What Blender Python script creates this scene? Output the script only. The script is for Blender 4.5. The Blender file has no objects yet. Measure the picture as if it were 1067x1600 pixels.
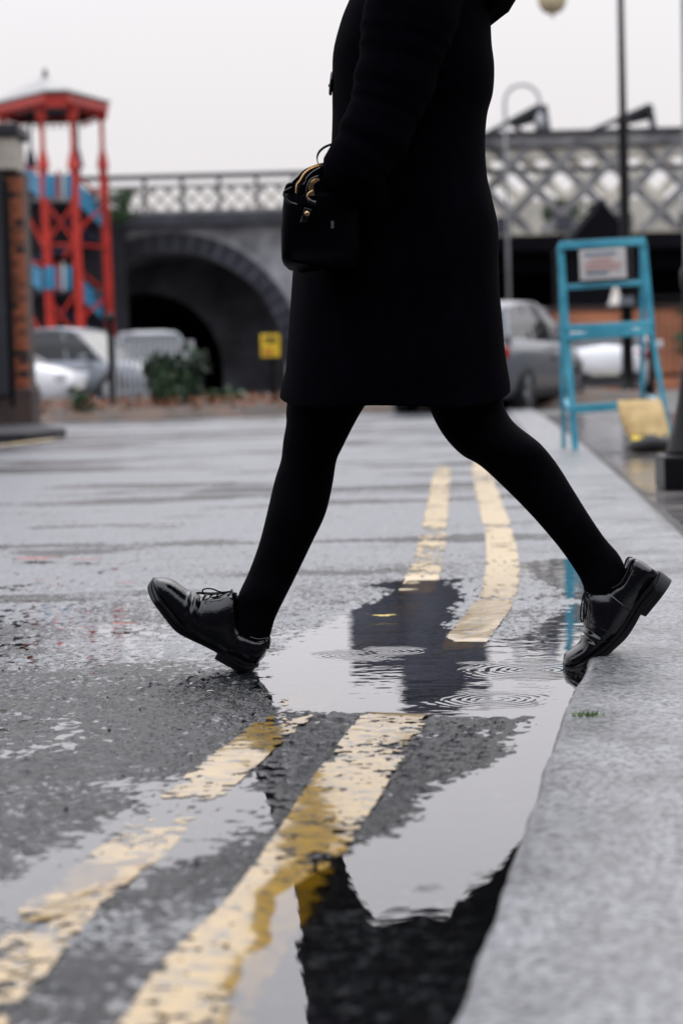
import bpy, math, random
import numpy as np
from mathutils import Vector, Matrix
random.seed(7); rng = np.random.default_rng(7)
scene = bpy.context.scene
col = scene.collection

# ------------------------------------------------------------------ camera
CAM_H, FPX, PITCH, ROLL = 0.575, 3778.0, math.atan(220/3778.0), math.radians(1.5)
cam_d = bpy.data.cameras.new('camera'); cam = bpy.data.objects.new('camera', cam_d); col.objects.link(cam)
scene.camera = cam
cam_d.sensor_fit = 'VERTICAL'; cam_d.sensor_height = 36.0; cam_d.sensor_width = 24.0
cam_d.lens = 36.0*FPX/1600.0
cam_d.clip_start = 0.1; cam_d.clip_end = 3000
F = Vector((0, math.cos(PITCH), -math.sin(PITCH)))
R0 = Vector((1, 0, 0)); U0 = R0.cross(F)
R = R0*math.cos(ROLL) - U0*math.sin(ROLL); U = U0*math.cos(ROLL) + R0*math.sin(ROLL)
m = Matrix.Identity(4)
for i in range(3):
    m[i][0] = R[i]; m[i][1] = U[i]; m[i][2] = -F[i]
m[2][3] = CAM_H
cam.matrix_world = m
cam_d.dof.use_dof = True; cam_d.dof.focus_distance = 4.56; cam_d.dof.aperture_fstop = 4.6
cam_d.dof.aperture_blades = 0

def ray(px, py):
    return F + R*((px-533.5)/FPX) + U*(-(py-800.0)/FPX)
def at(px, py, Y):                       # point on the vertical plane y = Y
    d = ray(px, py); t = Y/d.y
    return Vector((d.x*t, Y, CAM_H + d.z*t))
def gnd(px, py, z=0.0):                  # point on the horizontal plane at height z
    d = ray(px, py); t = (z-CAM_H)/d.z
    return Vector((d.x*t, d.y*t, z))

# ------------------------------------------------------------------ sky and light (overcast)
SUN_EL, SUN_ROT = math.radians(48), math.radians(12)
world = bpy.data.worlds.new('World'); scene.world = world; world.use_nodes = True
nt = world.node_tree; nt.nodes.clear()
def wn(t, **k):
    n = nt.nodes.new(t)
    for a, b in k.items(): setattr(n, a, b)
    return n
wout = wn('ShaderNodeOutputWorld'); wbg = wn('ShaderNodeBackground'); wadd = wn('ShaderNodeAddShader'); wbg2 = wn('ShaderNodeBackground')
sky = wn('ShaderNodeTexSky', sky_type='NISHITA', sun_disc=False, sun_elevation=SUN_EL, sun_rotation=SUN_ROT, dust_density=6.0, air_density=1.5)
nt.links.new(sky.outputs[0], wbg2.inputs[0]); wbg2.inputs[1].default_value = 0.006
tc = wn('ShaderNodeTexCoord'); sep = wn('ShaderNodeSeparateXYZ'); nt.links.new(tc.outputs['Generated'], sep.inputs[0])
mx = wn('ShaderNodeMath', operation='MAXIMUM'); nt.links.new(sep.outputs[2], mx.inputs[0]); mx.inputs[1].default_value = 0.0
# CIE overcast sky: luminance rises from the horizon to the zenith
pw = wn('ShaderNodeMath', operation='POWER'); nt.links.new(mx.outputs[0], pw.inputs[0]); pw.inputs[1].default_value = 1.4
mul = wn('ShaderNodeMath', operation='MULTIPLY_ADD'); nt.links.new(pw.outputs[0], mul.inputs[0]); mul.inputs[1].default_value = 1.7; mul.inputs[2].default_value = 0.775
wnz = wn('ShaderNodeTexNoise'); wnz.inputs['Scale'].default_value = 2.2; wnz.inputs['Detail'].default_value = 3
nt.links.new(tc.outputs['Generated'], wnz.inputs[0])
cl = wn('ShaderNodeMath', operation='MULTIPLY_ADD'); nt.links.new(wnz.outputs[0], cl.inputs[0]); cl.inputs[1].default_value = 0.12; cl.inputs[2].default_value = 0.94
mm = wn('ShaderNodeMath', operation='MULTIPLY'); nt.links.new(mul.outputs[0], mm.inputs[0]); nt.links.new(cl.outputs[0], mm.inputs[1])
wmix = wn('ShaderNodeMix', data_type='RGBA'); nt.links.new(mx.outputs[0], wmix.inputs[0]); wmix.inputs[6].default_value = (1.0, 0.966, 0.99, 1); wmix.inputs[7].default_value = (0.91, 0.95, 1.06, 1)
nt.links.new(wmix.outputs[2], wbg.inputs[0]); nt.links.new(mm.outputs[0], wbg.inputs[1])
nt.links.new(wbg.outputs[0], wadd.inputs[0]); nt.links.new(wbg2.outputs[0], wadd.inputs[1]); nt.links.new(wadd.outputs[0], wout.inputs[0])
sd = bpy.data.lights.new('sun', 'SUN'); sun = bpy.data.objects.new('sun', sd); col.objects.link(sun)
sd.energy = 0.6; sd.angle = math.radians(40); sd.color = (1.0, 0.97, 0.93)
sun.location = (0, 0, 30)
sdir = Vector((math.sin(SUN_ROT)*math.cos(SUN_EL), math.cos(SUN_ROT)*math.cos(SUN_EL), math.sin(SUN_EL)))
sun.rotation_euler = sdir.to_track_quat('Z', 'Y').to_euler()
vs = scene.view_settings
vs.view_transform = 'Standard'; vs.look = 'None'; vs.exposure = 0.0; vs.gamma = 1.0; vs.use_curve_mapping = False
scene.cycles.use_denoising = True
scene.cycles.max_bounces = 8; scene.cycles.transparent_max_bounces = 16
scene.cycles.sample_clamp_indirect = 6.0

# ------------------------------------------------------------------ numpy noise
def _hash(ix, iy, seed):
    n = (ix.astype(np.int64)*374761393 + iy.astype(np.int64)*668265263 + seed*982451653) & 0x7fffffff
    n = (n ^ (n >> 13))*1274126177 & 0x7fffffff
    n = (n ^ (n >> 16)) & 0xffff
    return n/65535.0
def vnoise(x, y, seed=0):
    ix = np.floor(x); iy = np.floor(y); fx = x-ix; fy = y-iy
    fx = fx*fx*(3-2*fx); fy = fy*fy*(3-2*fy)
    a = _hash(ix, iy, seed); b = _hash(ix+1, iy, seed); c = _hash(ix, iy+1, seed); d = _hash(ix+1, iy+1, seed)
    return (a*(1-fx)+b*fx)*(1-fy) + (c*(1-fx)+d*fx)*fy
def fbm(x, y, seed=0, octv=3):
    s = 0; a = 0.5; t = 0
    for o in range(octv):
        s = s + a*vnoise(x*2**o, y*2**o, seed+o*17); t += a; a *= 0.5
    return s/t - 0.5
def sdist(poly, X, Y):
    """signed distance (positive inside) from polygon, numpy"""
    d2 = np.full(X.shape, 1e9); inside = np.zeros(X.shape, bool); n = len(poly)
    for i in range(n):
        x0, y0 = poly[i]; x1, y1 = poly[(i+1) % n]
        ex, ey = x1-x0, y1-y0
        t = np.clip(((X-x0)*ex + (Y-y0)*ey)/(ex*ex+ey*ey+1e-12), 0, 1)
        d2 = np.minimum(d2, (X-x0-t*ex)**2 + (Y-y0-t*ey)**2)
        c = ((y0 > Y) != (y1 > Y)) & (X < (x1-x0)*(Y-y0)/((y1-y0) if abs(y1-y0) > 1e-12 else 1e-12) + x0)
        inside ^= c
    d = np.sqrt(d2)
    return np.where(inside, d, -d)
def sstep(a, b, x):
    t = np.clip((x-a)/(b-a), 0, 1); return t*t*(3-2*t)

# ------------------------------------------------------------------ materials
def mat_new(name):
    mt = bpy.data.materials.new(name); mt.use_nodes = True
    return mt, mt.node_tree, mt.node_tree.nodes['Principled BSDF']
def pmat(name, c, rough=0.6, c2=None, scale=8.0, metal=0.0, bump=0.0, bscale=None, coat=0.0, spec=0.5, detail=4.0, rvar=0.0, lo=0.35, hi=0.65):
    """principled material whose colour, gloss and relief all vary with noise"""
    mt, t, b = mat_new(name)
    b.inputs['Roughness'].default_value = rough; b.inputs['Metallic'].default_value = metal
    b.inputs['Specular IOR Level'].default_value = spec
    if coat: b.inputs['Coat Weight'].default_value = coat; b.inputs['Coat Roughness'].default_value = 0.06
    tc = t.nodes.new('ShaderNodeTexCoord')
    nz = t.nodes.new('ShaderNodeTexNoise'); nz.inputs['Scale'].default_value = scale; nz.inputs['Detail'].default_value = detail
    t.links.new(tc.outputs['Object'], nz.inputs[0])
    rp = t.nodes.new('ShaderNodeValToRGB'); c2 = c2 or tuple(v*0.72 for v in c)
    rp.color_ramp.elements[0].position = lo; rp.color_ramp.elements[1].position = hi
    rp.color_ramp.elements[0].color = (*c2, 1); rp.color_ramp.elements[1].color = (*c, 1)
    t.links.new(nz.outputs[0], rp.inputs[0]); t.links.new(rp.outputs[0], b.inputs['Base Color'])
    if rvar:
        mr = t.nodes.new('ShaderNodeMapRange'); mr.inputs[3].default_value = max(0, rough-rvar); mr.inputs[4].default_value = rough+rvar
        t.links.new(nz.outputs[0], mr.inputs[0]); t.links.new(mr.outputs[0], b.inputs['Roughness'])
    if bump:
        n2 = t.nodes.new('ShaderNodeTexNoise'); n2.inputs['Scale'].default_value = bscale or scale*6; n2.inputs['Detail'].default_value = 4
        t.links.new(tc.outputs['Object'], n2.inputs[0])
        bp = t.nodes.new('ShaderNodeBump'); bp.inputs['Strength'].default_value = 1.0; bp.inputs['Distance'].default_value = bump
        t.links.new(n2.outputs[0], bp.inputs['Height']); t.links.new(bp.outputs[0], b.inputs['Normal'])
    return mt

def asphalt_mat():
    mt, t, b = mat_new('wet_asphalt'); L = t.links.new
    def nd(k, **kw):
        n = t.nodes.new(k)
        for a_, v_ in kw.items(): setattr(n, a_, v_)
        return n
    geo = nd('ShaderNodeNewGeometry')
    vo = nd('ShaderNodeTexVoronoi'); vo.inputs['Scale'].default_value = 95; L(geo.outputs['Position'], vo.inputs[0])
    rp = nd('ShaderNodeValToRGB')
    rp.color_ramp.elements[0].color = (0.009, 0.012, 0.025, 1); rp.color_ramp.elements[1].color = (0.074, 0.080, 0.094, 1)
    L(vo.outputs['Color'], rp.inputs[0])
    at_ = nd('ShaderNodeAttribute', attribute_name='patch'); fa = nd('ShaderNodeAttribute', attribute_name='film')
    # each stone either carries the water film or stands proud of it
    sx = nd('ShaderNodeSeparateColor'); L(vo.outputs['Color'], sx.inputs[0])
    gn = nd('ShaderNodeTexNoise'); gn.inputs['Scale'].default_value = 46; gn.inputs['Detail'].default_value = 4; L(geo.outputs['Position'], gn.inputs[0])
    rn = nd('ShaderNodeMath', operation='MULTIPLY_ADD'); L(sx.outputs[0], rn.inputs[0]); rn.inputs[1].default_value = 0.55; L(gn.outputs[0], rn.inputs[2])   # 0.25 .. 1.3
    dfr = nd('ShaderNodeMath', operation='SUBTRACT'); L(fa.outputs['Fac'], dfr.inputs[0]); L(rn.outputs[0], dfr.inputs[1])
    fi = nd('ShaderNodeMapRange'); fi.inputs[1].default_value = -0.38; fi.inputs[2].default_value = -0.12; L(dfr.outputs[0], fi.inputs[0])
    mxc = nd('ShaderNodeMix', data_type='RGBA'); L(at_.outputs['Fac'], mxc.inputs[0]); L(rp.outputs[0], mxc.inputs[6]); mxc.inputs[7].default_value = (0.02, 0.021, 0.025, 1)
    fs = nd('ShaderNodeMapRange'); fs.inputs[3].default_value = 0.22; fs.inputs[4].default_value = 1.35; L(fi.outputs[0], fs.inputs[0])  # film lighter, proud stones darker: sky sheen put into the base colour
    sc = nd('ShaderNodeVectorMath', operation='SCALE'); L(mxc.outputs[2], sc.inputs[0]); L(fs.outputs[0], sc.inputs['Scale'])
    L(sc.outputs[0], b.inputs['Base Color'])
    # wet film: smooth where water lies on the stones, rough where they stand proud
    mr = nd('ShaderNodeMapRange'); mr.inputs[3].default_value = 0.20; mr.inputs[4].default_value = 0.36; L(fi.outputs[0], mr.inputs[0])
    ad = nd('ShaderNodeMath', operation='MULTIPLY_ADD'); L(at_.outputs['Fac'], ad.inputs[0]); ad.inputs[1].default_value = 0.30; L(mr.outputs[0], ad.inputs[2])
    L(ad.outputs[0], b.inputs['Roughness'])
    io = nd('ShaderNodeMapRange'); io.inputs[3].default_value = 1.33; io.inputs[4].default_value = 2.25; L(fi.outputs[0], io.inputs[0]); L(io.outputs[0], b.inputs['IOR'])
    n2 = nd('ShaderNodeTexNoise'); n2.inputs['Scale'].default_value = 210; n2.inputs['Detail'].default_value = 2; L(geo.outputs['Position'], n2.inputs[0])
    # stones: rounded voronoi cells plus grit
    hm = nd('ShaderNodeMath', operation='MULTIPLY_ADD'); L(vo.outputs['Distance'], hm.inputs[0]); hm.inputs[1].default_value = -0.75; L(n2.outputs[0], hm.inputs[2])
    ds = nd('ShaderNodeMapRange'); ds.inputs[3].default_value = 0.0026; ds.inputs[4].default_value = 0.0016; L(fi.outputs[0], ds.inputs[0])
    bp = nd('ShaderNodeBump'); bp.inputs['Strength'].default_value = 1.0
    L(ds.outputs[0], bp.inputs['Distance']); L(hm.outputs[0], bp.inputs['Height']); L(bp.outputs[0], b.inputs['Normal'])
    return mt

def paint_mat():
    mt, t, b = mat_new('yellow_road_paint'); L = t.links.new
    geo = t.nodes.new('ShaderNodeNewGeometry')
    nz = t.nodes.new('ShaderNodeTexNoise'); nz.inputs['Scale'].default_value = 34; nz.inputs['Detail'].default_value = 8; nz.inputs['Roughness'].default_value = 0.68; L(geo.outputs['Position'], nz.inputs[0])
    rp = t.nodes.new('ShaderNodeValToRGB'); e = rp.color_ramp.elements
    e[0].position = 0.38; e[0].color = (0.035, 0.032, 0.02, 1); e[1].position = 0.58; e[1].color = (0.46, 0.262, 0.008, 1)
    e2 = e.new(0.455); e2.color = (0.32, 0.185, 0.02, 1)
    L(nz.outputs[0], rp.inputs[0])
    wa = t.nodes.new('ShaderNodeAttribute'); wa.attribute_name = 'wear'
    mxp = t.nodes.new('ShaderNodeMix'); mxp.data_type = 'RGBA'; L(wa.outputs['Fac'], mxp.inputs[0]); mxp.inputs[6].default_value = (0.58, 0.37, 0.085, 1); L(rp.outputs[0], mxp.inputs[7])
    cr_ = t.nodes.new('ShaderNodeMapRange'); cr_.inputs[3].default_value = 0.34; cr_.inputs[4].default_value = 0.10; L(wa.outputs['Fac'], cr_.inputs[0]); L(cr_.outputs[0], b.inputs['Coat Roughness'])
    L(mxp.outputs[2], b.inputs['Base Color'])
    b.inputs['Roughness'].default_value = 0.3; b.inputs['IOR'].default_value = 1.5
    b.inputs['Coat Weight'].default_value = 1.0; b.inputs['Coat IOR'].default_value = 1.7; b.inputs['Coat Roughness'].default_value = 0.10
    n2 = t.nodes.new('ShaderNodeTexNoise'); n2.inputs['Scale'].default_value = 120; n2.inputs['Detail'].default_value = 3; L(geo.outputs['Position'], n2.inputs[0])
    bp = t.nodes.new('ShaderNodeBump'); bp.inputs['Distance'].default_value = 0.0007; L(n2.outputs[0], bp.inputs['Height']); L(bp.outputs[0], b.inputs['Normal'])
    return mt

def water_mat(rings):
    """thin clear water: Fresnel mirror over a clear, slightly murky body, rain rings as relief"""
    mt = bpy.data.materials.new('puddle_water'); mt.use_nodes = True; t = mt.node_tree; t.nodes.clear(); L = t.links.new
    out = t.nodes.new('ShaderNodeOutputMaterial'); mix = t.nodes.new('ShaderNodeMixShader')
    tr = t.nodes.new('ShaderNodeBsdfTransparent'); tr.inputs[0].default_value = (0.80, 0.79, 0.76, 1)
    gl = t.nodes.new('ShaderNodeBsdfGlossy'); gl.inputs['Roughness'].default_value = 0.0; gl.inputs[0].default_value = (0.97, 0.975, 1, 1)
    fr = t.nodes.new('ShaderNodeFresnel'); fr.inputs['IOR'].default_value = 1.6
    geo = t.nodes.new('ShaderNodeNewGeometry')
    n1 = t.nodes.new('ShaderNodeTexNoise'); n1.inputs['Scale'].default_value = 14; n1.inputs['Detail'].default_value = 2; L(geo.outputs['Position'], n1.inputs[0])
    h = t.nodes.new('ShaderNodeMath'); h.operation = 'MULTIPLY'; L(n1.outputs[0], h.inputs[0]); h.inputs[1].default_value = 0.00042
    nw = t.nodes.new('ShaderNodeTexNoise'); nw.inputs['Scale'].default_value = 9; L(geo.outputs['Position'], nw.inputs[0])
    nv = t.nodes.new('ShaderNodeVectorMath'); nv.operation = 'MULTIPLY_ADD'; L(nw.outputs['Color'], nv.inputs[0]); nv.inputs[1].default_value = (.03, .03, 0); L(geo.outputs['Position'], nv.inputs[2])
    nmk = t.nodes.new('ShaderNodeTexNoise'); nmk.inputs['Scale'].default_value = 11; nmk.inputs['Detail'].default_value = 1; L(geo.outputs['Position'], nmk.inputs[0])
    nmask = t.nodes.new('ShaderNodeMapRange'); nmask.inputs[1].default_value = .38; nmask.inputs[2].default_value = .62; nmask.inputs[3].default_value = .1; nmask.inputs[4].default_value = 1.0; L(nmk.outputs[0], nmask.inputs[0])
    last = h
    for (cx, cy, k, r0, sig, amp) in rings:
        sub = t.nodes.new('ShaderNodeVectorMath'); sub.operation = 'DISTANCE'; L(nv.outputs[0], sub.inputs[0]); sub.inputs[1].default_value = (cx+.015, cy+.015, 0)
        w = t.nodes.new('ShaderNodeMath'); w.operation = 'MULTIPLY'; L(sub.outputs['Value'], w.inputs[0]); w.inputs[1].default_value = k
        s = t.nodes.new('ShaderNodeMath'); s.operation = 'SINE'; L(w.outputs[0], s.inputs[0])
        d = t.nodes.new('ShaderNodeMath'); d.operation = 'SUBTRACT'; L(sub.outputs['Value'], d.inputs[0]); d.inputs[1].default_value = r0
        q = t.nodes.new('ShaderNodeMath'); q.operation = 'MULTIPLY'; L(d.outputs[0], q.inputs[0]); L(d.outputs[0], q.inputs[1])
        q2 = t.nodes.new('ShaderNodeMath'); q2.operation = 'MULTIPLY'; L(q.outputs[0], q2.inputs[0]); q2.inputs[1].default_value = -1.0/(2*sig*sig)
        ex = t.nodes.new('ShaderNodeMath'); ex.operation = 'EXPONENT'; L(q2.outputs[0], ex.inputs[0])
        p = t.nodes.new('ShaderNodeMath'); p.operation = 'MULTIPLY'; L(s.outputs[0], p.inputs[0]); L(ex.outputs[0], p.inputs[1])
        a = t.nodes.new('ShaderNodeMath'); a.operation = 'MULTIPLY_ADD'; L(p.outputs[0], a.inputs[0]); pm_ = t.nodes.new('ShaderNodeMath'); pm_.operation = 'MULTIPLY'; L(nmask.outputs[0], pm_.inputs[0]); pm_.inputs[1].default_value = amp; L(pm_.outputs[0], a.inputs[1]); L(last.outputs[0], a.inputs[2])
        last = a
    bp = t.nodes.new('ShaderNodeBump'); bp.inputs['Distance'].default_value = 1.0; bp.inputs['Strength'].default_value = 1.0
    L(last.outputs[0], bp.inputs['Height']); L(bp.outputs[0], gl.inputs['Normal'])
    fb_ = t.nodes.new('ShaderNodeMath'); fb_.operation = 'MULTIPLY'; fb_.use_clamp = True; L(fr.outputs[0], fb_.inputs[0]); fb_.inputs[1].default_value = 1.35; L(fb_.outputs[0], mix.inputs[0]); L(tr.outputs[0], mix.inputs[1]); L(gl.outputs[0], mix.inputs[2]); L(mix.outputs[0], out.inputs[0])
    return mt

def kerb_mat():
    mt, t, b = mat_new('granite_kerb'); L = t.links.new
    geo = t.nodes.new('ShaderNodeNewGeometry')
    vo = t.nodes.new('ShaderNodeTexVoronoi'); vo.inputs['Scale'].default_value = 170; L(geo.outputs['Position'], vo.inputs[0])
    sx = t.nodes.new('ShaderNodeSeparateColor'); L(vo.outputs['Color'], sx.inputs[0])
    gn = t.nodes.new('ShaderNodeTexNoise'); gn.inputs['Scale'].default_value = 85; gn.inputs['Detail'].default_value = 5; gn.inputs['Roughness'].default_value = 0.6; L(geo.outputs['Position'], gn.inputs[0])
    ad = t.nodes.new('ShaderNodeMath'); ad.operation = 'MULTIPLY_ADD'; L(sx.outputs[0], ad.inputs[0]); ad.inputs[1].default_value = 0.42; L(gn.outputs[0], ad.inputs[2])
    rp = t.nodes.new('ShaderNodeValToRGB'); e = rp.color_ramp.elements
    e[0].position = 0.44; e[0].color = (0.018, 0.019, 0.024, 1); e[1].position = 0.86; e[1].color = (0.29, 0.29, 0.295, 1); m_ = e.new(0.62); m_.color = (0.135, 0.137, 0.145, 1)
    L(ad.outputs[0], rp.inputs[0])
    st = t.nodes.new('ShaderNodeTexNoise'); st.inputs['Scale'].default_value = 3.4; st.inputs['Detail'].default_value = 6; st.inputs['Roughness'].default_value = 0.62; L(geo.outputs['Position'], st.inputs[0])
    mr = t.nodes.new('ShaderNodeMapRange'); mr.inputs[1].default_value = 0.34; mr.inputs[2].default_value = 0.62; mr.inputs[3].default_value = 0.62; mr.inputs[4].default_value = 1.12; L(st.outputs[0], mr.inputs[0])
    sc = t.nodes.new('ShaderNodeVectorMath'); sc.operation = 'SCALE'; L(rp.outputs[0], sc.inputs[0]); L(mr.outputs[0], sc.inputs['Scale']); L(sc.outputs[0], b.inputs['Base Color'])
    rr = t.nodes.new('ShaderNodeMapRange'); rr.inputs[1].default_value = 0.35; rr.inputs[2].default_value = 0.65; rr.inputs[3].default_value = 0.24; rr.inputs[4].default_value = 0.46; L(st.outputs[0], rr.inputs[0]); L(rr.outputs[0], b.inputs['Roughness'])
    bp = t.nodes.new('ShaderNodeBump'); bp.inputs['Distance'].default_value = 0.0016; L(ad.outputs[0], bp.inputs['Height']); L(bp.outputs[0], b.inputs['Normal'])
    return mt

def brick_mat(name, c1, c2, mortar, bw=0.225, bh=0.075):
    mt, t, b = mat_new(name); L = t.links.new
    tc = t.nodes.new('ShaderNodeNewGeometry'); sp = t.nodes.new('ShaderNodeSeparateXYZ'); cb = t.nodes.new('ShaderNodeCombineXYZ')
    L(tc.outputs['Position'], sp.inputs[0]); ad = t.nodes.new('ShaderNodeMath'); ad.operation = 'ADD'
    L(sp.outputs[0], ad.inputs[0]); L(sp.outputs[1], ad.inputs[1]); L(ad.outputs[0], cb.inputs[0]); L(sp.outputs[2], cb.inputs[1])
    br = t.nodes.new('ShaderNodeTexBrick'); br.inputs['Scale'].default_value = 1.0
    br.inputs['Brick Width'].default_value = bw; br.inputs['Row Height'].default_value = bh; br.inputs['Mortar Size'].default_value = 0.006
    br.inputs['Color1'].default_value = (*c1, 1); br.inputs['Color2'].default_value = (*c2, 1); br.inputs['Mortar'].default_value = (*mortar, 1)
    L(cb.outputs[0], br.inputs[0])
    nz = t.nodes.new('ShaderNodeTexNoise'); nz.inputs['Scale'].default_value = 0.7; nz.inputs['Detail'].default_value = 5; L(tc.outputs['Position'], nz.inputs[0])
    mr = t.nodes.new('ShaderNodeMapRange'); mr.inputs[1].default_value = 0.3; mr.inputs[2].default_value = 0.7; mr.inputs[3].default_value = 0.32; mr.inputs[4].default_value = 1.3
    L(nz.outputs[0], mr.inputs[0])
    mx = t.nodes.new('ShaderNodeVectorMath'); mx.operation = 'SCALE'; L(br.outputs[0], mx.inputs[0]); L(mr.outputs[0], mx.inputs['Scale'])
    L(mx.outputs[0], b.inputs['Base Color']); b.inputs['Roughness'].default_value = 0.75
    return mt

M = {}
M['asphalt'] = asphalt_mat()
M['paint'] = paint_mat()
M['ground'] = pmat('far_ground', (0.05, 0.052, 0.056), 0.4, scale=1.5, bump=0.004, bscale=60)
M['kerb'] = kerb_mat()
M['flag'] = pmat('paving_flag', (0.20, 0.18, 0.175), 0.10, (0.07, 0.066, 0.066), scale=9, bump=0.0006, bscale=60, rvar=0.1)
M['joint'] = pmat('pavement_bed', (0.05, 0.048, 0.045), 0.5, (0.012, 0.014, 0.01), scale=14, bump=0.004, bscale=60)
M['coat'] = pmat('black_wool', (0.0018, 0.0014, 0.0034), 0.95, (0.0010, 0.0008, 0.0018), scale=40, bump=0.0008, bscale=700, spec=0.02)
M['tights'] = pmat('black_tights', (0.0022, 0.0018, 0.0034), 0.8, (0.0013, 0.0011, 0.002), scale=60, spec=0.03, bump=0.0002, bscale=1200)
M['leather'] = pmat('black_leather', (0.0030, 0.0033, 0.0055), 0.15, (0.002, 0.0022, 0.004), scale=30, bump=0.0004, bscale=190, rvar=0.05, spec=0.6)
M['bagleather'] = pmat('grained_black_leather', (0.0012, 0.0012, 0.0024), 0.5, scale=30, bump=0.0006, bscale=420, spec=0.025)
M['rubber'] = pmat('black_rubber', (0.004, 0.004, 0.006), 0.42, scale=50, bump=0.0004, bscale=300, spec=0.3)
M['lace'] = pmat('black_lace', (0.006, 0.006, 0.008), 0.7, scale=300, bump=0.0003, bscale=900, spec=0.3)
M['gold'] = pmat('brass', (0.72, 0.50, 0.28), 0.28, (0.42, 0.27, 0.13), scale=60, metal=1.0)
M['steel'] = pmat('steel', (0.6, 0.62, 0.65), 0.25, scale=60, metal=1.0)
M['skin'] = pmat('skin', (0.55, 0.36, 0.28), 0.5, (0.48, 0.29, 0.22), scale=20)
M['hair'] = pmat('dark_hair', (0.02, 0.013, 0.01), 0.45, scale=40, bump=0.002, bscale=120)
M['turq'] = pmat('turquoise_paint', (0.085, 0.42, 0.55), 0.32, (0.045, 0.26, 0.37), scale=7, rvar=0.1)
M['board'] = pmat('white_board', (0.62, 0.60, 0.585), 0.4, (0.5, 0.48, 0.47), scale=6)
M['redprint'] = pmat('red_print', (0.66, 0.36, 0.33), 0.5)
M['blueprint'] = pmat('blue_print', (0.12, 0.22, 0.34), 0.5)
M['blackprint'] = pmat('black_print', (0.02, 0.02, 0.02), 0.5)
M['sack'] = pmat('ochre_sack', (0.52, 0.36, 0.14), 0.55, (0.36, 0.235, 0.08), scale=12, bump=0.002, bscale=130)
M['sackyellow'] = pmat('yellow_plastic', (0.80, 0.60, 0.05), 0.4, (0.6, 0.42, 0.04), scale=18, bump=0.003, bscale=30)
M['iron'] = pmat('black_iron', (0.005, 0.005, 0.007), 0.35, (0.003, 0.003, 0.004), scale=10, bump=0.0006, bscale=60, spec=0.25)
M['grey_steel'] = pmat('grey_galvanised', (0.16, 0.18, 0.21), 0.5, (0.12, 0.135, 0.16), scale=5)
M['pale_steel'] = pmat('pale_grey_paint', (0.42, 0.43, 0.45), 0.5, scale=5)
M['globe'] = pmat('cream_globe', (0.70, 0.60, 0.40), 0.35, (0.55, 0.46, 0.29), scale=6)
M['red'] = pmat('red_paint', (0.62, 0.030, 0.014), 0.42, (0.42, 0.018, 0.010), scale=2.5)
M['bluepanel'] = pmat('blue_panel', (0.035, 0.30, 0.50), 0.45, (0.022, 0.20, 0.36), scale=1.6)
M['slate'] = pmat('pale_slate', (0.34, 0.33, 0.31), 0.3, (0.22, 0.215, 0.21), scale=4, bump=0.01, bscale=18)
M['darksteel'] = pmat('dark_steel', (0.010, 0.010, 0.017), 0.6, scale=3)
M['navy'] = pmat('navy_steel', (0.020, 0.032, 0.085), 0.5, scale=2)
M['girder'] = pmat('grey_girder', (0.30, 0.29, 0.285), 0.55, (0.12, 0.12, 0.135), scale=2.2)
M['girder_far'] = pmat('cream_girder', (0.74, 0.70, 0.60), 0.6, (0.52, 0.49, 0.42), scale=1.8)
M['girder_dark'] = pmat('dark_girder', (0.055, 0.06, 0.075), 0.5, (0.03, 0.032, 0.042), scale=2)
M['chord'] = pmat('stained_chord', (0.36, 0.32, 0.24), 0.6, (0.18, 0.165, 0.13), scale=1.2)
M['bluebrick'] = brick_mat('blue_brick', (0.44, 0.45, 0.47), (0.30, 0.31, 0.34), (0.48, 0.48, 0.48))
M['innerbrick'] = brick_mat('shaded_inner_brick', (0.15, 0.16, 0.19), (0.09, 0.097, 0.12), (0.2, 0.2, 0.2))  # blue brick with the shade inside the arch put into its colour
M['towerbrick'] = brick_mat('dark_tower_brick', (0.075, 0.08, 0.11), (0.05, 0.055, 0.078), (0.1, 0.1, 0.11))
M['sootbrick'] = brick_mat('soot_brick', (0.016, 0.017, 0.026), (0.010, 0.011, 0.017), (0.022, 0.022, 0.026))
M['archring'] = brick_mat('arch_ring', (0.032, 0.036, 0.056), (0.022, 0.025, 0.04), (0.04, 0.04, 0.05), 0.11, 0.075)
M['redbrickwall'] = brick_mat('orange_brick', (0.52, 0.17, 0.07), (0.40, 0.125, 0.052), (0.36, 0.25, 0.18))
M['void'] = pmat('shade_and_hut_black', (0.006, 0.006, 0.009), 0.9, scale=1, spec=0.1)  # shade under bridge and arch put into the colour; also black hut
M['brick'] = pmat('red_brick', (0.34, 0.10, 0.042), 0.7, (0.20, 0.055, 0.026), scale=5, bump=0.002, bscale=60)
M['brickdark'] = pmat('dark_brick', (0.045, 0.022, 0.018), 0.7, (0.025, 0.014, 0.012), scale=5, bump=0.002, bscale=60)
M['brickbrown'] = pmat('brown_brick', (0.19, 0.06, 0.03), 0.7, (0.11, 0.035, 0.02), scale=5, bump=0.002, bscale=60)
M['mortar'] = pmat('mortar', (0.08, 0.055, 0.045), 0.9, scale=20, bump=0.003, bscale=60)
M['stone'] = pmat('cap_stone', (0.42, 0.38, 0.32), 0.7, (0.30, 0.27, 0.23), scale=5, bump=0.004, bscale=40)
M['leafgreen'] = pmat('green_leaf', (0.045, 0.105, 0.03), 0.5, (0.022, 0.055, 0.017), scale=3)
M['leafdark'] = pmat('dark_leaf', (0.014, 0.036, 0.014), 0.6, (0.007, 0.018, 0.008), scale=3)
M['leaforange'] = pmat('orange_leaf', (0.30, 0.09, 0.02), 0.5, (0.07, 0.03, 0.012), scale=4)
M['leafstreakred'] = pmat('red_leaf_and_reflection', (0.35, 0.035, 0.015), 0.4, (0.18, 0.02, 0.01), scale=30)
M['soil'] = pmat('leaf_litter', (0.085, 0.036, 0.014), 0.7, (0.012, 0.012, 0.007), scale=2.2, bump=0.02, bscale=12)
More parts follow.
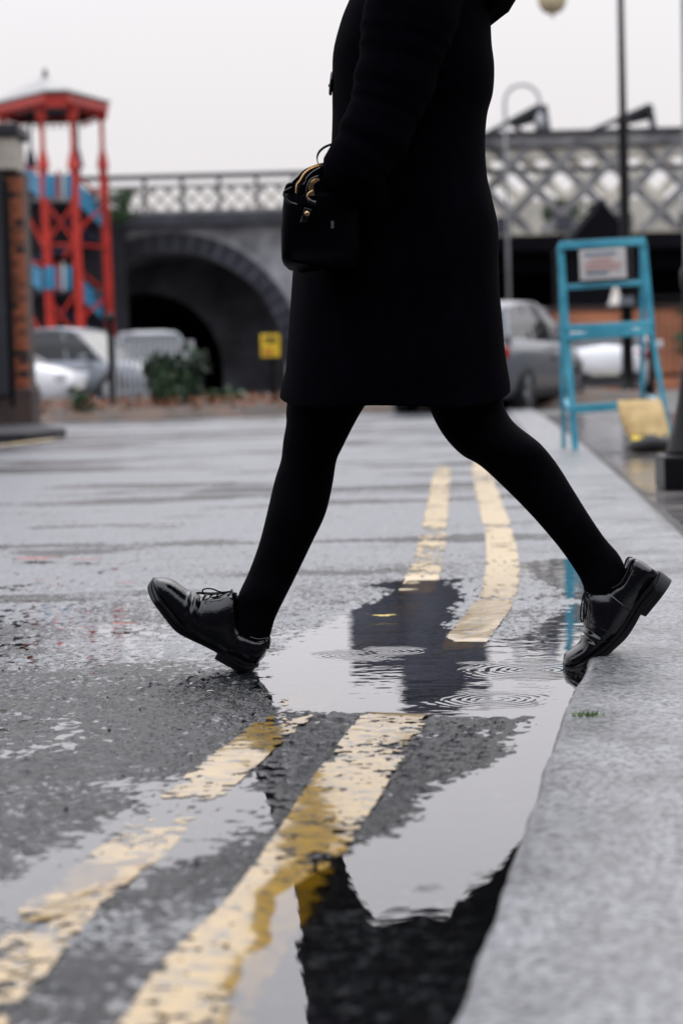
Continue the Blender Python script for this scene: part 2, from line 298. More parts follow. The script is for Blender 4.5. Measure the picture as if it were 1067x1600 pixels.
M['bark'] = pmat('bark', (0.06, 0.045, 0.035), 0.8, scale=12)
M['carsilver'] = pmat('silver_car_paint', (0.20, 0.22, 0.25), 0.3, (0.17, 0.185, 0.21), scale=2, metal=0.4, coat=0.6)
M['cargrey'] = pmat('grey_car_paint', (0.19, 0.20, 0.22), 0.3, (0.16, 0.17, 0.19), scale=2, metal=0.3, coat=0.5)
M['carwhite'] = pmat('white_car_paint', (0.78, 0.78, 0.79), 0.25, (0.70, 0.70, 0.72), scale=2, coat=0.8)
M['carglass'] = pmat('car_glass', (0.012, 0.016, 0.02), 0.05, scale=2, spec=0.6)
M['tyre'] = pmat('tyre', (0.012, 0.012, 0.013), 0.7, scale=20)
M['rim'] = pmat('alloy_rim', (0.45, 0.46, 0.48), 0.3, scale=10, metal=0.8)
M['tail'] = pmat('tail_light', (0.35, 0.012, 0.012), 0.15, scale=5)
M['head'] = pmat('head_light', (0.75, 0.77, 0.8), 0.1, scale=9, coat=0.5)
M['plate'] = pmat('number_plate', (0.7, 0.68, 0.6), 0.4)
M['trim'] = pmat('black_trim', (0.013, 0.013, 0.015), 0.5, scale=8)
M['signyellow'] = pmat('yellow_sign', (0.80, 0.56, 0.025), 0.4, (0.66, 0.40, 0.02), scale=6)
M['orangeprint'] = pmat('orange_print', (0.62, 0.26, 0.03), 0.5)
M['paleplastic'] = pmat('pale_plastic', (0.72, 0.66, 0.6), 0.4, scale=9)
M['soot'] = pmat('wet_dark_kerb', (0.03, 0.03, 0.034), 0.6, scale=5, spec=0.2)
M['grassy'] = pmat('moss', (0.12, 0.22, 0.03), 0.6, (0.07, 0.13, 0.02), scale=30)

# ------------------------------------------------------------------ mesh helpers
def thing(name, label=None, cat=None, loc=(0, 0, 0), group=None):
    o = bpy.data.objects.new(name, None); col.objects.link(o); o.location = loc; o.empty_display_size = 0.1
    if label: o['label'] = label; o['category'] = cat
    if group: o['group'] = group
    return o
def tag(o, label, cat, group=None, kind=None):
    if label: o['label'] = label
    if cat: o['category'] = cat
    if group: o['group'] = group
    if kind: o['kind'] = kind
    return o
def wloc(o):
    v = Vector(o.location)
    while o.parent: o = o.parent; v += Vector(o.location)
    return v
class MB:
    def __init__(s): s.v = []; s.f = []; s.mi = []; s.m = 0
    def add(s, vs, fs):
        o = len(s.v); s.v += [tuple(p) for p in vs]
        for f in fs: s.f.append(tuple(i+o for i in f)); s.mi.append(s.m)
        return s
    def box(s, c, size, rz=0.0, ax=None):
        hx, hy, hz = size[0]/2, size[1]/2, size[2]/2; mt = Matrix.Rotation(rz, 3, 'Z') if ax is None else ax
        c = Vector(c)
        p = [c + mt @ Vector((x*hx, y*hy, z*hz)) for z in (-1, 1) for y in (-1, 1) for x in (-1, 1)]
        return s.add(p, [(0, 2, 3, 1), (4, 5, 7, 6), (0, 1, 5, 4), (2, 6, 7, 3), (0, 4, 6, 2), (1, 3, 7, 5)])
    def beam(s, a, b, w, h, up=(0, 0, 1)):
        a = Vector(a); b = Vector(b); d = (b-a); l = d.length; d.normalize(); up = Vector(up)
        if abs(d.dot(up)) > 0.99: up = Vector((0, 1, 0))
        x = d.cross(up).normalized(); z = x.cross(d)
        mt = Matrix((x, d, z)).transposed()
        return s.box((a+b)/2, (w, l, h), ax=mt)
    def loft(s, rings, cap0=True, cap1=True, closed=True):
        n = len(rings[0]); vs = [p for r in rings for p in r]; fs = []
        for i in range(len(rings)-1):
            for j in range(n if closed else n-1):
                k = (j+1) % n; fs.append((i*n+j, i*n+k, (i+1)*n+k, (i+1)*n+j))
        if cap0: fs.append(tuple(reversed(range(n))))
        if cap1: fs.append(tuple((len(rings)-1)*n + j for j in range(n)))
        return s.add(vs, fs)
    def tube(s, path, r, n=8, caps=True):
        path = [Vector(p) for p in path]; rs = r if isinstance(r, (list, tuple)) else [r]*len(path); rings = []
        prev = None
        for i, p in enumerate(path):
            d = (path[min(i+1, len(path)-1)] - path[max(i-1, 0)]).normalized()
            if prev is None:
                u = Vector((0, 0, 1)) if abs(d.z) < 0.9 else Vector((0, 1, 0)); x = d.cross(u).normalized()
            else:
                x = (prev - d*prev.dot(d)).normalized()
            prev = x; y = d.cross(x)
            rings.append([p + (x*math.cos(2*math.pi*k/n) + y*math.sin(2*math.pi*k/n))*rs[i] for k in range(n)])
        return s.loft(rings, caps, caps)
    def lathe(s, c, prof, n=16):
        c = Vector(c)
        return s.loft([[c + Vector((r*math.cos(2*math.pi*k/n), r*math.sin(2*math.pi*k/n), z)) for k in range(n)] for r, z in prof])
    def prism(s, poly, off):              # polygon (3-D points) extruded along off
        n = len(poly); off = Vector(off); a = [Vector(p) for p in poly]; b = [p+off for p in a]
        return s.add(a+b, [tuple(range(n)), tuple(reversed(range(n, 2*n)))] + [(i, i+n, (i+1) % n+n, (i+1) % n) for i in range(n)])
    def build(s, name, mats, parent=None, smooth=False, bevel=0.0, sub=0):
        if not isinstance(mats, (list, tuple)): mats = [mats]
        vs = np.array(s.v); lo = vs.min(0); hi = vs.max(0); c = Vector(((lo[0]+hi[0])/2, (lo[1]+hi[1])/2, lo[2]))
        me = bpy.data.meshes.new(name); me.from_pydata([(p[0]-c.x, p[1]-c.y, p[2]-c.z) for p in s.v], [], s.f)
        for mt in mats: me.materials.append(mt)
        if len(mats) > 1: me.polygons.foreach_set('material_index', s.mi)
        import bmesh
        bm = bmesh.new(); bm.from_mesh(me); bmesh.ops.recalc_face_normals(bm, faces=bm.faces); bm.to_mesh(me); bm.free()
        if smooth: me.polygons.foreach_set('use_smooth', [True]*len(me.polygons))
        o = bpy.data.objects.new(name, me); col.objects.link(o)
        if parent is not None: o.parent = parent; o.location = c - wloc(parent)
        else: o.location = c
        if bevel:
            bv = o.modifiers.new('bevel', 'BEVEL'); bv.width = bevel; bv.segments = 2; bv.limit_method = 'ANGLE'
        if sub:
            sb = o.modifiers.new('subdivision', 'SUBSURF'); sb.levels = sub; sb.render_levels = sub
        return o
def box_o(name, c, size, mt, parent=None, bevel=0.0, rz=0.0):
    return MB().box(c, size, rz).build(name, mt, parent, bevel=bevel)
def beam_o(name, a, b, w, h, mt, parent=None, bevel=0.0):
    return MB().beam(a, b, w, h).build(name, mt, parent, bevel=bevel)
def crom(pts, n):
    """Catmull-Rom through a list of equal-length tuples"""
    P = np.array(pts, float); out = []
    for i in range(len(P)-1):
        p0 = P[max(i-1, 0)]; p1 = P[i]; p2 = P[i+1]; p3 = P[min(i+2, len(P)-1)]
        for k in range(n):
            t = k/n
            out.append(0.5*((2*p1) + (-p0+p2)*t + (2*p0-5*p1+4*p2-p3)*t*t + (-p0+3*p1-3*p2+p3)*t**3))
    out.append(P[-1]); return np.array(out)
def grid_mesh(name, X, Y, Z, mask, mat, attr=None, parent=None):
    """numpy height-field sheet; mask (faces kept)"""
    nr, nc = X.shape; idx = np.arange(nr*nc).reshape(nr, nc)
    q = np.stack([idx[:-1, :-1], idx[:-1, 1:], idx[1:, 1:], idx[1:, :-1]], -1).reshape(-1, 4)
    if mask is not None: q = q[mask.reshape(-1)]
    used = np.unique(q); rm = np.full(nr*nc, -1); rm[used] = np.arange(len(used)); q = rm[q]
    V = np.stack([X, Y, Z], -1).reshape(-1, 3)[used]
    me = bpy.data.meshes.new(name)
    me.vertices.add(len(V)); me.vertices.foreach_set('co', V.astype(np.float32).ravel())
    me.loops.add(q.size); me.loops.foreach_set('vertex_index', q.astype(np.int32).ravel())
    me.polygons.add(len(q)); me.polygons.foreach_set('loop_start', np.arange(0, q.size, 4, dtype=np.int32))
    me.polygons.foreach_set('loop_total', np.full(len(q), 4, np.int32))
    me.update(calc_edges=True); me.validate()
    me.polygons.foreach_set('use_smooth', np.ones(len(me.polygons), bool))
    me.materials.append(mat)
    if attr:
        for k, a in attr.items():
            at_ = me.attributes.new(k, 'FLOAT', 'POINT'); at_.data.foreach_set('value', a.reshape(-1)[used].astype(np.float32))
    o = bpy.data.objects.new(name, me); col.objects.link(o)
    if parent: o.parent = parent
    return o

# ================================================================== SETTING
# ground to the horizon
g = MB(); g.add([(-600, -60, -0.08), (600, -60, -0.08), (600, 1500, -0.08), (-600, 1500, -0.08)], [(0, 1, 2, 3)])
o = g.build('ground', M['ground']); o['kind'] = 'structure'

KERB_H = 0.028
kerb_px = [(700, 1600), (736, 1500), (775, 1400), (806, 1310), (838, 1220), (866, 1140), (888, 1082), (913, 1033), (923, 960), (916, 900), (901, 850), (868, 770), (838, 705), (812, 664), (795, 645)]
kp = [gnd(px, py, KERB_H) for px, py in kerb_px]
kp = [kp[0] + (kp[0]-kp[1]).normalized()*4.5, kp[0] + (kp[0]-kp[1]).normalized()*2.0] + kp
# smooth the traced edge: fit X as a smooth function of Y
ky = np.array([p.y for p in kp]); kx = np.array([p.x for p in kp])
kd = crom(list(zip(ky[::1], kx[::1])), 12); ko = np.argsort(kd[:, 0]); kd = kd[ko]
ksm = np.convolve(np.pad(kd[:, 1], 6, mode='edge'), np.ones(13)/13, mode='valid'); ksm[:40] = np.where(kd[:40, 0] < 2.6, kd[:40, 1], ksm[:40]); ksm[-8:] = kd[-8:, 1]
def kerb_x(Y):
    Y = np.asarray(Y, float); sl1 = (ksm[-1]-ksm[-20])/(kd[-1, 0]-kd[-20, 0])
    return np.interp(Y, kd[:, 0], ksm) + np.where(Y > kd[-1, 0], (Y-kd[-1, 0])*sl1, 0)

# road height field ------------------------------------------------
puddles_px = [
    [(432, 1040), (490, 1000), (560, 958), (630, 922), (700, 918), (696, 960), (675, 985), (700, 1004), (790, 1003), (862, 990), (905, 945), (960, 960), (950, 1060), (880, 1120), (790, 1118), (705, 1116), (560, 1112), (470, 1110), (425, 1075)],
    [(930, 1060), (850, 1120), (815, 1170), (770, 1205), (735, 1222), (690, 1262), (650, 1305), (570, 1338), (505, 1372), (440, 1400), (455, 1470), (420, 1560), (380, 1640), (720, 1660), (830, 1400), (900, 1200)],
    [(430, 1200), (395, 1188), (330, 1206), (120, 1224), (205, 1256), (120, 1318), (40, 1352), (-40, 1400), (-40, 1440), (70, 1432), (170, 1392), (240, 1360), (330, 1338), (420, 1300), (440, 1240)],
    [(860, 872), (800, 880), (840, 905), (935, 940), (940, 870)],
    [(640, 905), (560, 912), (600, 922), (700, 922), (720, 905)],
]
pud = [[(gnd(px, py).x, gnd(px, py).y) for px, py in pl] for pl in puddles_px]
pud_depth = [0.010, 0.011, 0.0042, 0.005, 0.005]
patch_poly = [(gnd(px, py).x, gnd(px, py).y) for px, py in [(270, 781), (345, 757), (480, 755), (480, 782)]]
def film(X, Y):
    f = 0.24 + 0.22*sstep(4.25, 5.1, Y) + 1.3*fbm(X*1.7, Y*0.9, 61, 3) + 0.5*fbm(X*7, Y*4, 62, 3)
    return np.clip(f, 0, 1)
def wet_sheen(X, Y):  # film grows with distance and lightens the road colour like sky sheen
    f = 0.24 + 0.44*sstep(4.2, 5.1, Y) + 0.24*sstep(5.5, 8, Y)
    st = fbm(X*1.1, Y*3.2, 71, 4) + 0.6*fbm(X*0.5, Y*1.2, 72, 3)
    f = f - 0.85*sstep(0.045, 0.15, st)*sstep(5, 7, Y) + 0.85*fbm(X*2.6, Y*2.0, 74, 4)*(1-0.6*sstep(6, 9, Y)) - 0.15*sstep(0.0, 0.12, fbm(X*5, Y*9, 73, 3))
    return np.clip(f, 0, 1)
def road_h(X, Y, ak=1.0):
    near = sstep(30, 9, Y); fl = film(X, Y)
    z = 0.0031 - 0.0054*fl
    z = z + 0.004*fbm(X*1.3, Y*0.8, 3, 3)*near + 0.003*fbm(X*4.2, Y*2.6, 9, 3)*near
    z = z + 0.006*sstep(6.2, 8.5, Y)
    zone = np.zeros_like(X)
    for pl, dp in zip(pud, pud_depth):
        b = np.array(pl); sel = (Y > b[:, 1].min()-0.5) & (Y < b[:, 1].max()+0.5) & (X > b[:, 0].min()-0.5) & (X < b[:, 0].max()+0.5)
        s = np.full(X.shape, -1.0); s[sel] = sdist(pl, X[sel], Y[sel])
        wob = 0.05*fbm(X*9, Y*7, 41, 3)
        zone = np.maximum(zone, sstep(-0.07, 0.06, s+wob)*dp/0.010)
    z = z - 0.010*zone - 0.4*z*np.clip(zone, 0, 1)
    # aggregate: bumpy stones
    agg = (vnoise(X*105, Y*105, 5)*0.6 + vnoise(X*190, Y*190, 6)*0.4 - 0.5)
    agg = agg + 0.6*(vnoise(X*55, Y*48, 15)-0.5)
    z = z + ak*0.0092*agg*sstep(22, 7, Y)*(1-0.45*np.clip(zone, 0, 1))*(1-0.3*fl)
    # tarmac slopes a little towards the kerb channel
    z = z + np.clip(kerb_x(Y)-X-1.3, 0, 6)*0.0018
    return z
rows = [0.9]
while rows[-1] < 46: rows.append(rows[-1]*(1.0019 if 2.2 < rows[-1] < 6.6 else 1.0034) + 0.0004)
rows = np.array(rows)
cols_ = list(np.arange(-0.95, 0.86, 0.0055))
s_ = 0.0055; x = cols_[-1]
while x < 5.5: s_ *= 1.05; x += s_; cols_.append(x)
s_ = 0.0055; x = cols_[0]; left = []
while x > -15: s_ *= 1.035; x -= s_; left.append(x)
cols_ = np.array(left[::-1] + cols_)
X, Y = np.meshgrid(cols_, rows)
Z = road_h(X, Y)
ks = kerb_x(Y)
mask = (X[:-1, :-1] < ks[:-1, :-1] + 0.10)
s_patch = np.full(X.shape, -1.0); sel = (Y > 8) & (Y < 14); s_patch[sel] = sdist(patch_poly, X[sel], Y[sel])
patch = sstep(-0.03, 0.03, s_patch + 0.1*fbm(X*5, Y*3, 8, 3))
road = grid_mesh('road', X, Y, Z, mask, M['asphalt'], {'patch': patch, 'film': wet_sheen(X, Y)}); road['kind'] = 'structure'

# puddle water ------------------------------------------------------
def ring(px, py, wl, r0, sig, amp):
    p = gnd(px, py); return (p.x, p.y, 2*math.pi/wl, r0, sig, amp)
rings = [ring(832, 1046, 0.020, 0.065, 0.042, 0.00042), ring(770, 1093, 0.018, 0.055, 0.03, 0.00036), ring(545, 1024, 0.017, 0.04, 0.03, 0.00034),
         ring(608, 1018, 0.016, 0.045, 0.022, 0.0003), ring(735, 1040, 0.015, 0.03, 0.016, 0.00022), ring(690, 1375, 0.016, 0.03, 0.02, 0.00006)]
M['water'] = water_mat(rings)
wx = np.linspace(-3.2, 1.6, 60); wy = np.linspace(0.95, 9.5, 120); WX, WY = np.meshgrid(wx, wy)
wmask = (WX[:-1, 1:] < kerb_x(WY[:-1, 1:]) + 0.09)
water = grid_mesh('water', WX, WY, np.zeros_like(WX), wmask, M['water']); water['kind'] = 'structure'

# kerb: rounded granite strip following the edge ---------------------
kyy = np.concatenate([np.arange(-2.0, 2.0, 0.25), np.arange(2.0, 9.0, 0.05), np.arange(9.0, 44.0, 0.5)])
prof = [(0.0, -0.075), (0.0, 0.012), (0.0025, 0.019), (0.007, 0.024), (0.014, 0.027), (0.024, 0.028)] + [(0.05*i, 0.028) for i in range(1, 7)] + [(0.33, 0.027), (0.335, 0.02), (0.336, -0.075)]
KV = []
kx_ = kerb_x(kyy); tang = np.gradient(kx_, kyy)
for i, y in enumerate(kyy):
    n = Vector((1, -tang[i], 0)).normalized()
    KV.append([Vector((kx_[i], y, 0)) + n*a + Vector((0, 0, b)) for a, b in prof])
kb = np.array([[tuple(p) for p in r] for r in KV])
wear = fbm(kb[:, :, 0]*6, kb[:, :, 1]*6, 77, 3)
kb[:, :, 2] += np.where(kb[:, :, 2] > 0, wear*0.006, 0); kb[:, :6, 0] += (fbm(kb[:, :6, 1]*9, kb[:, :6, 0]*9, 31, 3))*0.012 + 0.02*np.clip(fbm(kb[:, :6, 1]*22, kb[:, :6, 0]*3, 32, 2)-0.16, 0, 1)
kerb = grid_mesh('kerb', kb[:, :, 0], kb[:, :, 1], kb[:, :, 2], None, M['kerb']); kerb['kind'] = 'structure'
# pavement bed and flags ---------------------------------------------
pv = MB()
for y0, y1 in zip(kyy[:-1], kyy[1:]):
    a = float(kerb_x(y0))+0.31; b = float(kerb_x(y1))+0.31
    pv.add([(a, y0, 0.008), (9, y0, 0.008), (9, y1, 0.008), (b, y1, 0.008)], [(0, 1, 2, 3)])
pave = pv.build('pavement', M['joint']); pave['kind'] = 'structure'
ysl = 5.2; r_i = 0
while ysl < 26:
    ln = 0.45 if ysl < 14 else 0.9
    for c_i in range(5):
        wd = 0.6; x0 = float(kerb_x(ysl+ln/2)) + 0.365 + c_i*(wd+0.014) + (0.0 if r_i % 2 else -0.0)
        if c_i == 0: pass
        z = 0.024 + random.uniform(-0.004, 0.004)
        MB().box((x0+wd/2, ysl+ln/2, z-0.02), (wd, ln-0.016, 0.04), rz=-0.055+random.uniform(-.006, .006)).build('paving_flag', M['flag'], pave, bevel=0.004)
    ysl += ln; r_i += 1

# painted double yellow lines ----------------------------------------
def paint_line(name, pts, label, holes, wearlevel, seed):
    """pts: (px, py, half width px) -> ribbon on the road relief, worn through in places"""
    W = []
    for px, py, hw in pts:
        a = gnd(px-hw, py); b = gnd(px+hw, py); W.append((a.x, a.y, b.x-a.x))
    W = crom(W, 40)
    seg = np.concatenate([[0], np.cumsum(np.hypot(np.diff(W[:, 0]), np.diff(W[:, 1])))])
    n = int(seg[-1]/0.0065); t = np.linspace(0, seg[-1], n)
    lx = np.interp(t, seg, W[:, 0]); ly = np.interp(t, seg, W[:, 1]); ww = np.interp(t, seg, W[:, 2])
    u = np.linspace(0, 1, 26)
    PX = lx[:, None] + ww[:, None]*u[None]; PY = np.repeat(ly[:, None], 26, 1)
    jit = 0.006*(vnoise(PX*60, PY*60, 12)-0.5); PX = PX+jit*.5; PY = PY+0.006*(vnoise(PX*60, PY*60, 13)-0.5)
    PZ = np.maximum(road_h(PX, PY, 0.05) + 0.0026 + 0.0004*vnoise(PX*30, PY*30, 14), road_h(PX, PY)*0.22 + road_h(PX, PY, .05)*.78 + 0.0016)
    cx = PX[:-1, :-1]; cy = PY[:-1, :-1]
    w = fbm(cx*7, cy*5, seed, 4) + 0.75*fbm(cx*70, cy*60, seed+5, 2)
    edge = np.minimum(u[:-1], 1-u[1:])[None]*ww[:-1, None]
    w = w + np.clip(0.010-edge, 0, 1)*(-16)
    keep = w > wearlevel
    for hp, hd in holes:
        pl = [(gnd(a, b).x, gnd(a, b).y) for a, b in hp]
        s = sdist(pl, cx, cy)
        keep &= ~((s + 0.05*fbm(cx*14, cy*11, seed+9, 3)) > 0) if hd is None else ~(((s + 0.05*fbm(cx*14, cy*11, seed+9, 3)) > 0) & (w < hd))
    o = grid_mesh(name, PX, PY, PZ, keep, M['paint'], {'wear': 0.12 + 0.88*sstep(7.5, 4.6, PY)})
    o['kind'] = 'structure'; o['label'] = label
    return o
main_gap = [(420, 990), (640, 925), (720, 935), (700, 1000), (800, 1002), (900, 990), (880, 1108), (560, 1108), (430, 1130)]
paint_line('road_marking', [(757, 700, 12), (752, 735, 15), (762, 775, 19), (780, 840, 23), (785, 900, 28), (768, 950, 33), (738, 990, 36), (695, 1045, 44), (630, 1110, 54), (565, 1200, 62), (500, 1300, 64), (432, 1400, 68), (350, 1500, 88), (298, 1590, 102), (230, 1720, 120)],
           'continuous worn yellow line nearer the kerb', [([(690, 1012), (790, 1004), (780, 1060), (700, 1108), (560, 1108), (640, 1030)], None)], -0.21, 51)
paint_line('road_marking', [(692, 730, 11), (690, 750, 15), (683, 800, 18), (674, 860, 24), (662, 900, 27), (640, 940, 30), (590, 985, 36), (530, 1045, 40), (470, 1105, 42), (420, 1150, 43), (362, 1195, 46), (280, 1262, 52), (200, 1335, 60), (130, 1390, 64), (60, 1460, 68), (0, 1530, 74), (-80, 1640, 80)],
           'broken and flaking yellow line farther from the kerb',
           [([(560, 928), (700, 922), (690, 1000), (560, 1100), (440, 1135), (400, 1080)], 0.17), ([(330, 1215), (440, 1190), (400, 1290), (250, 1320), (180, 1280), (300, 1200)], 0.02), ([(30, 1370), (180, 1385), (200, 1440), (60, 1460), (-40, 1430)], 0.14), ([(-40, 1440), (140, 1440), (170, 1520), (60, 1640), (-90, 1640)], 0.03)], -0.13, 83)
# far yellow line on the left side of the street
lf = MB(); pa = [gnd(-260, 735), gnd(-60, 712), gnd(0, 703), gnd(75, 694)]
lf.loft([[p + Vector((0, 0, 0.031)), p + Vector((0.02, 0.9, 0.034))] for p in pa], False, False, closed=False)
o = lf.build('road_marking', M['paint']); o['kind'] = 'structure'; o['label'] = 'far yellow line by the brick pillar'
# left footway island
isl = [gnd(px, py) for px, py in [(-300, 705), (40, 693), (92, 688), (104, 684), (60, 677), (-300, 680)]]
o = MB().prism([p + Vector((0, 0, -0.02)) for p in isl], (0, 0, 0.12)).build('kerb_island', M['soot'], bevel=0.02); o['kind'] = 'structure'

# leaf-littered verge beyond the street --------------------------------
vx = np.linspace(-9, 4.2, 140); vy = np.linspace(0, 1, 24); VX, VT = np.meshgrid(vx, vy)
edgeY = 30.2 + (VX+3.4)*0.62*(VX < 0) + (3.4*0.62)*(VX >= 0) + 0.35*fbm(VX*1.2, VX*0, 21, 3)
VY = edgeY + VT*14; VZ = 0.02 + 0.16*sstep(0, 0.06, VT) + 0.12*fbm(VX*1.5, VY*1.5, 33, 3)*sstep(0, .1, VT)
o = grid_mesh('verge', VX, VY, VZ, None, M['soil']); o['kind'] = 'structure'

def leaf_cloud(name, mt, n, sampler, size, parent=None):
    mb = MB()
    for i in range(n):
        p = Vector(sampler()); a = random.uniform(0, 6.28); b = random.uniform(-1.1, 1.1)
        d = Vector((math.cos(a)*math.cos(b), math.sin(a)*math.cos(b), math.sin(b))); s = size*random.uniform(0.6, 1.3)
        sdv = d.cross(Vector((random.random()-.5, random.random()-.5, random.random()-.5))).normalized()*s*0.38
        mid = p + d*s*0.5 + Vector((0, 0, -0.08*s))
        mb.add([p, mid+sdv, p+d*s, mid-sdv], [(0, 1, 2, 3)])
    return mb.build(name, mt, parent)
def vz(): 
    x = random.uniform(-4.6, 1.2); e = 30.2 + (x+3.4)*0.62*(x < 0) + 3.4*0.62*(x >= 0)
    return (x, e + random.uniform(0.1, 4.5), random.uniform(0.14, 0.28))
o = leaf_cloud('leaf_litter', M['leaforange'], 2600, vz, 0.06); tag(o, 'fallen orange leaves on the verge beyond the street', 'leaves', kind='stuff')

# ================================================================== VIADUCT
VY_ = 80.0
vi = thing('railway_viaduct', 'dark blue-brick railway viaduct with arch and light lattice parapet', 'viaduct', (at(270, 620, VY_).x, VY_, 0))
def vp(px, py, Y=VY_): return at(px, py, Y)
arch_c = vp(272, 640).x; arch_sp = 0.9; arch_r = 3.75
ztop = vp(300, 352).z
def arch_wall(name, x0, x1, zt, cx, rad, sp, y, th, mt, parent):
    pts = [(x0, -0.1), (cx-rad, -0.1)]
    for k in range(0, 25):
        a = math.pi - math.pi*k/24; pts.append((cx+rad*math.cos(a), sp+rad*math.sin(a)))
    pts += [(cx+rad, -0.1), (x1, -0.1), (x1, zt), (x0, zt)]
    # triangulate as strips: columns from the outline up to the top
    mb = MB(); lower = pts[:-2]
    v = []; f = []
    for (a, b) in lower: v += [(a, y, b), (a, y, zt)]
    for i in range(len(lower)-1):
        if abs(lower[i][0]-lower[i+1][0]) > 1e-6: f.append((2*i, 2*i+2, 2*i+3, 2*i+1))
    mb.add(v, f); v2 = [(a, y+th, b) for a, b, in [(p[0], p[2]) for p in v]]
    mb.add(v2, f)
    # soffit
    ar = lower[1:-1]; rings = [[(a, y, b), (a, y+th, b)] for a, b in ar]
    mb.loft(rings, False, False, closed=False)
    return mb.build(name, mt, parent)
xl = vp(-260, 600).x; xr = vp(668, 600).x
arch_wall('wall', xl, xr, ztop, arch_c, arch_r, arch_sp, VY_, 5.0, M['bluebrick'], vi)
# arch ring of dark voussoirs, each its own piece
for k in range(27):
    a0 = math.pi*(k+0.04)/27; a1 = math.pi*(k+0.96)/27; P = []
    for a, r_ in ((a0, arch_r+0.01), (a0, arch_r+0.62), (a1, arch_r+0.62), (a1, arch_r+0.01)):
        P.append((arch_c+r_*math.cos(a), VY_-0.03, arch_sp+r_*math.sin(a)))
    MB().prism(P, (0, 0.1, 0)).build('voussoir', M['archring'], vi)
c2 = vp(228, 640, VY_+5).x
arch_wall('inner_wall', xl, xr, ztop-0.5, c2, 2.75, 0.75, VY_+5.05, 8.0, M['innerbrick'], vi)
box_o('back_wall', ((xl+xr)/2, VY_+14, 3), (xr-xl, 0.3, 7), M['void'], vi)  # closes the arch; near-black colour stands in for its shade
box_o('string_course', ((xl+xr)/2, VY_-0.08, ztop+0.17), (xr-xl, 0.5, 0.40), M['girder_dark'], vi, bevel=0.03)
box_o('deck', ((xl+xr)/2, VY_+7, ztop+0.15), (xr-xl, 13, 0.3), M['girder_dark'], vi)
# black pier left of the arch
box_o('pier', (vp(180, 500).x, VY_-0.25, ztop/2), (0.95, 0.5, ztop-0.02), M['sootbrick'], vi)
def lattice(x0, x1, zb, zt, y, pitch, w, th, mt, parent, name='lattice_bar'):
    h = zt-zb; n = int((x1-x0)/pitch)+2; run = h*1.0
    for i in range(-int(run/pitch)-1, n):
        for sgn in (1, -1):
            a = x0+i*pitch; pa = (a, zb) if sgn > 0 else (a, zt); pb = (a+run, zt) if sgn > 0 else (a+run, zb)
            t0 = max(0, (x0-pa[0])/run); t1 = min(1, (x1-pa[0])/run)
            if t1-t0 < 0.08: continue
            A = Vector((pa[0]+run*t0, y + (0.0 if sgn > 0 else th*1.2), pa[1]+(pb[1]-pa[1])*t0)); B = Vector((pa[0]+run*t1, A.y, pa[1]+(pb[1]-pa[1])*t1))
            MB().beam(A, B, th, w, up=(0, -1, 0) if False else (0, 0, 1)).build(name, mt, parent)
pzb = ztop+0.40; pzt = vp(300, 276).z
for yy in (VY_-0.15,):
    box_o('parapet_rail', ((xl+xr)/2, yy, pzt), (xr-xl, 0.25, 0.16), M['girder_dark'], vi)
    box_o('parapet_rail', ((xl+xr)/2, yy, pzt-0.33), (xr-xl, 0.18, 0.10), M['girder'], vi)
    box_o('parapet_rail', ((xl+xr)/2, yy, pzb+0.02), (xr-xl, 0.2, 0.12), M['girder'], vi)
lattice(vp(165, 600).x, xr, pzb, pzt-0.3, VY_-0.15, 0.52, 0.10, 0.06, M['girder_far'], vi)
for i in range(9): box_o('parapet_post', (vp(178+i*58, 600).x, VY_-0.15, (pzb+pzt)/2), (0.14, 0.22, pzt-pzb), M['girder'], vi)
box_o('far_parapet', ((xl+xr)/2, VY_+12, (pzb+pzt-0.55)/2), (xr-xl, 0.2, pzt-pzb-0.55), M['girder_far'], vi)
# stone tower pier where the two spans meet (hidden behind the walker, mirrored in the puddle)
tp = thing('viaduct_tower', 'tall dark masonry pier between the two viaduct spans, mirrored in the puddle', 'tower', (vp(665, 620, 77).x, 77, 0))
tx = vp(665, 620, 77).x
box_o('shaft', (tx, 78.2, 4.9), (1.75, 2.4, 9.9), M['towerbrick'], tp)
fx_ = vp(581, 620, 77).x; box_o('flank', (fx_, 78.3, 4.6), (1.75, 2.0, 9.2), M['towerbrick'], tp)
fx_ = vp(731, 620, 77).x; box_o('flank', (fx_, 78.3, 4.9), (0.95, 2.0, 9.8), M['towerbrick'], tp)
box_o('plinth', (tx, 78.2, 0.4), (2.1, 2.7, 0.9), M['towerbrick'], tp, bevel=0.05)
box_o('cornice', (tx, 78.2, 9.98), (2.1, 2.7, 0.3), M['girder_dark'], tp, bevel=0.05)
box_o('cap', (tx, 78.2, 10.45), (1.7, 2.2, 0.6), M['towerbrick'], tp, bevel=0.05)

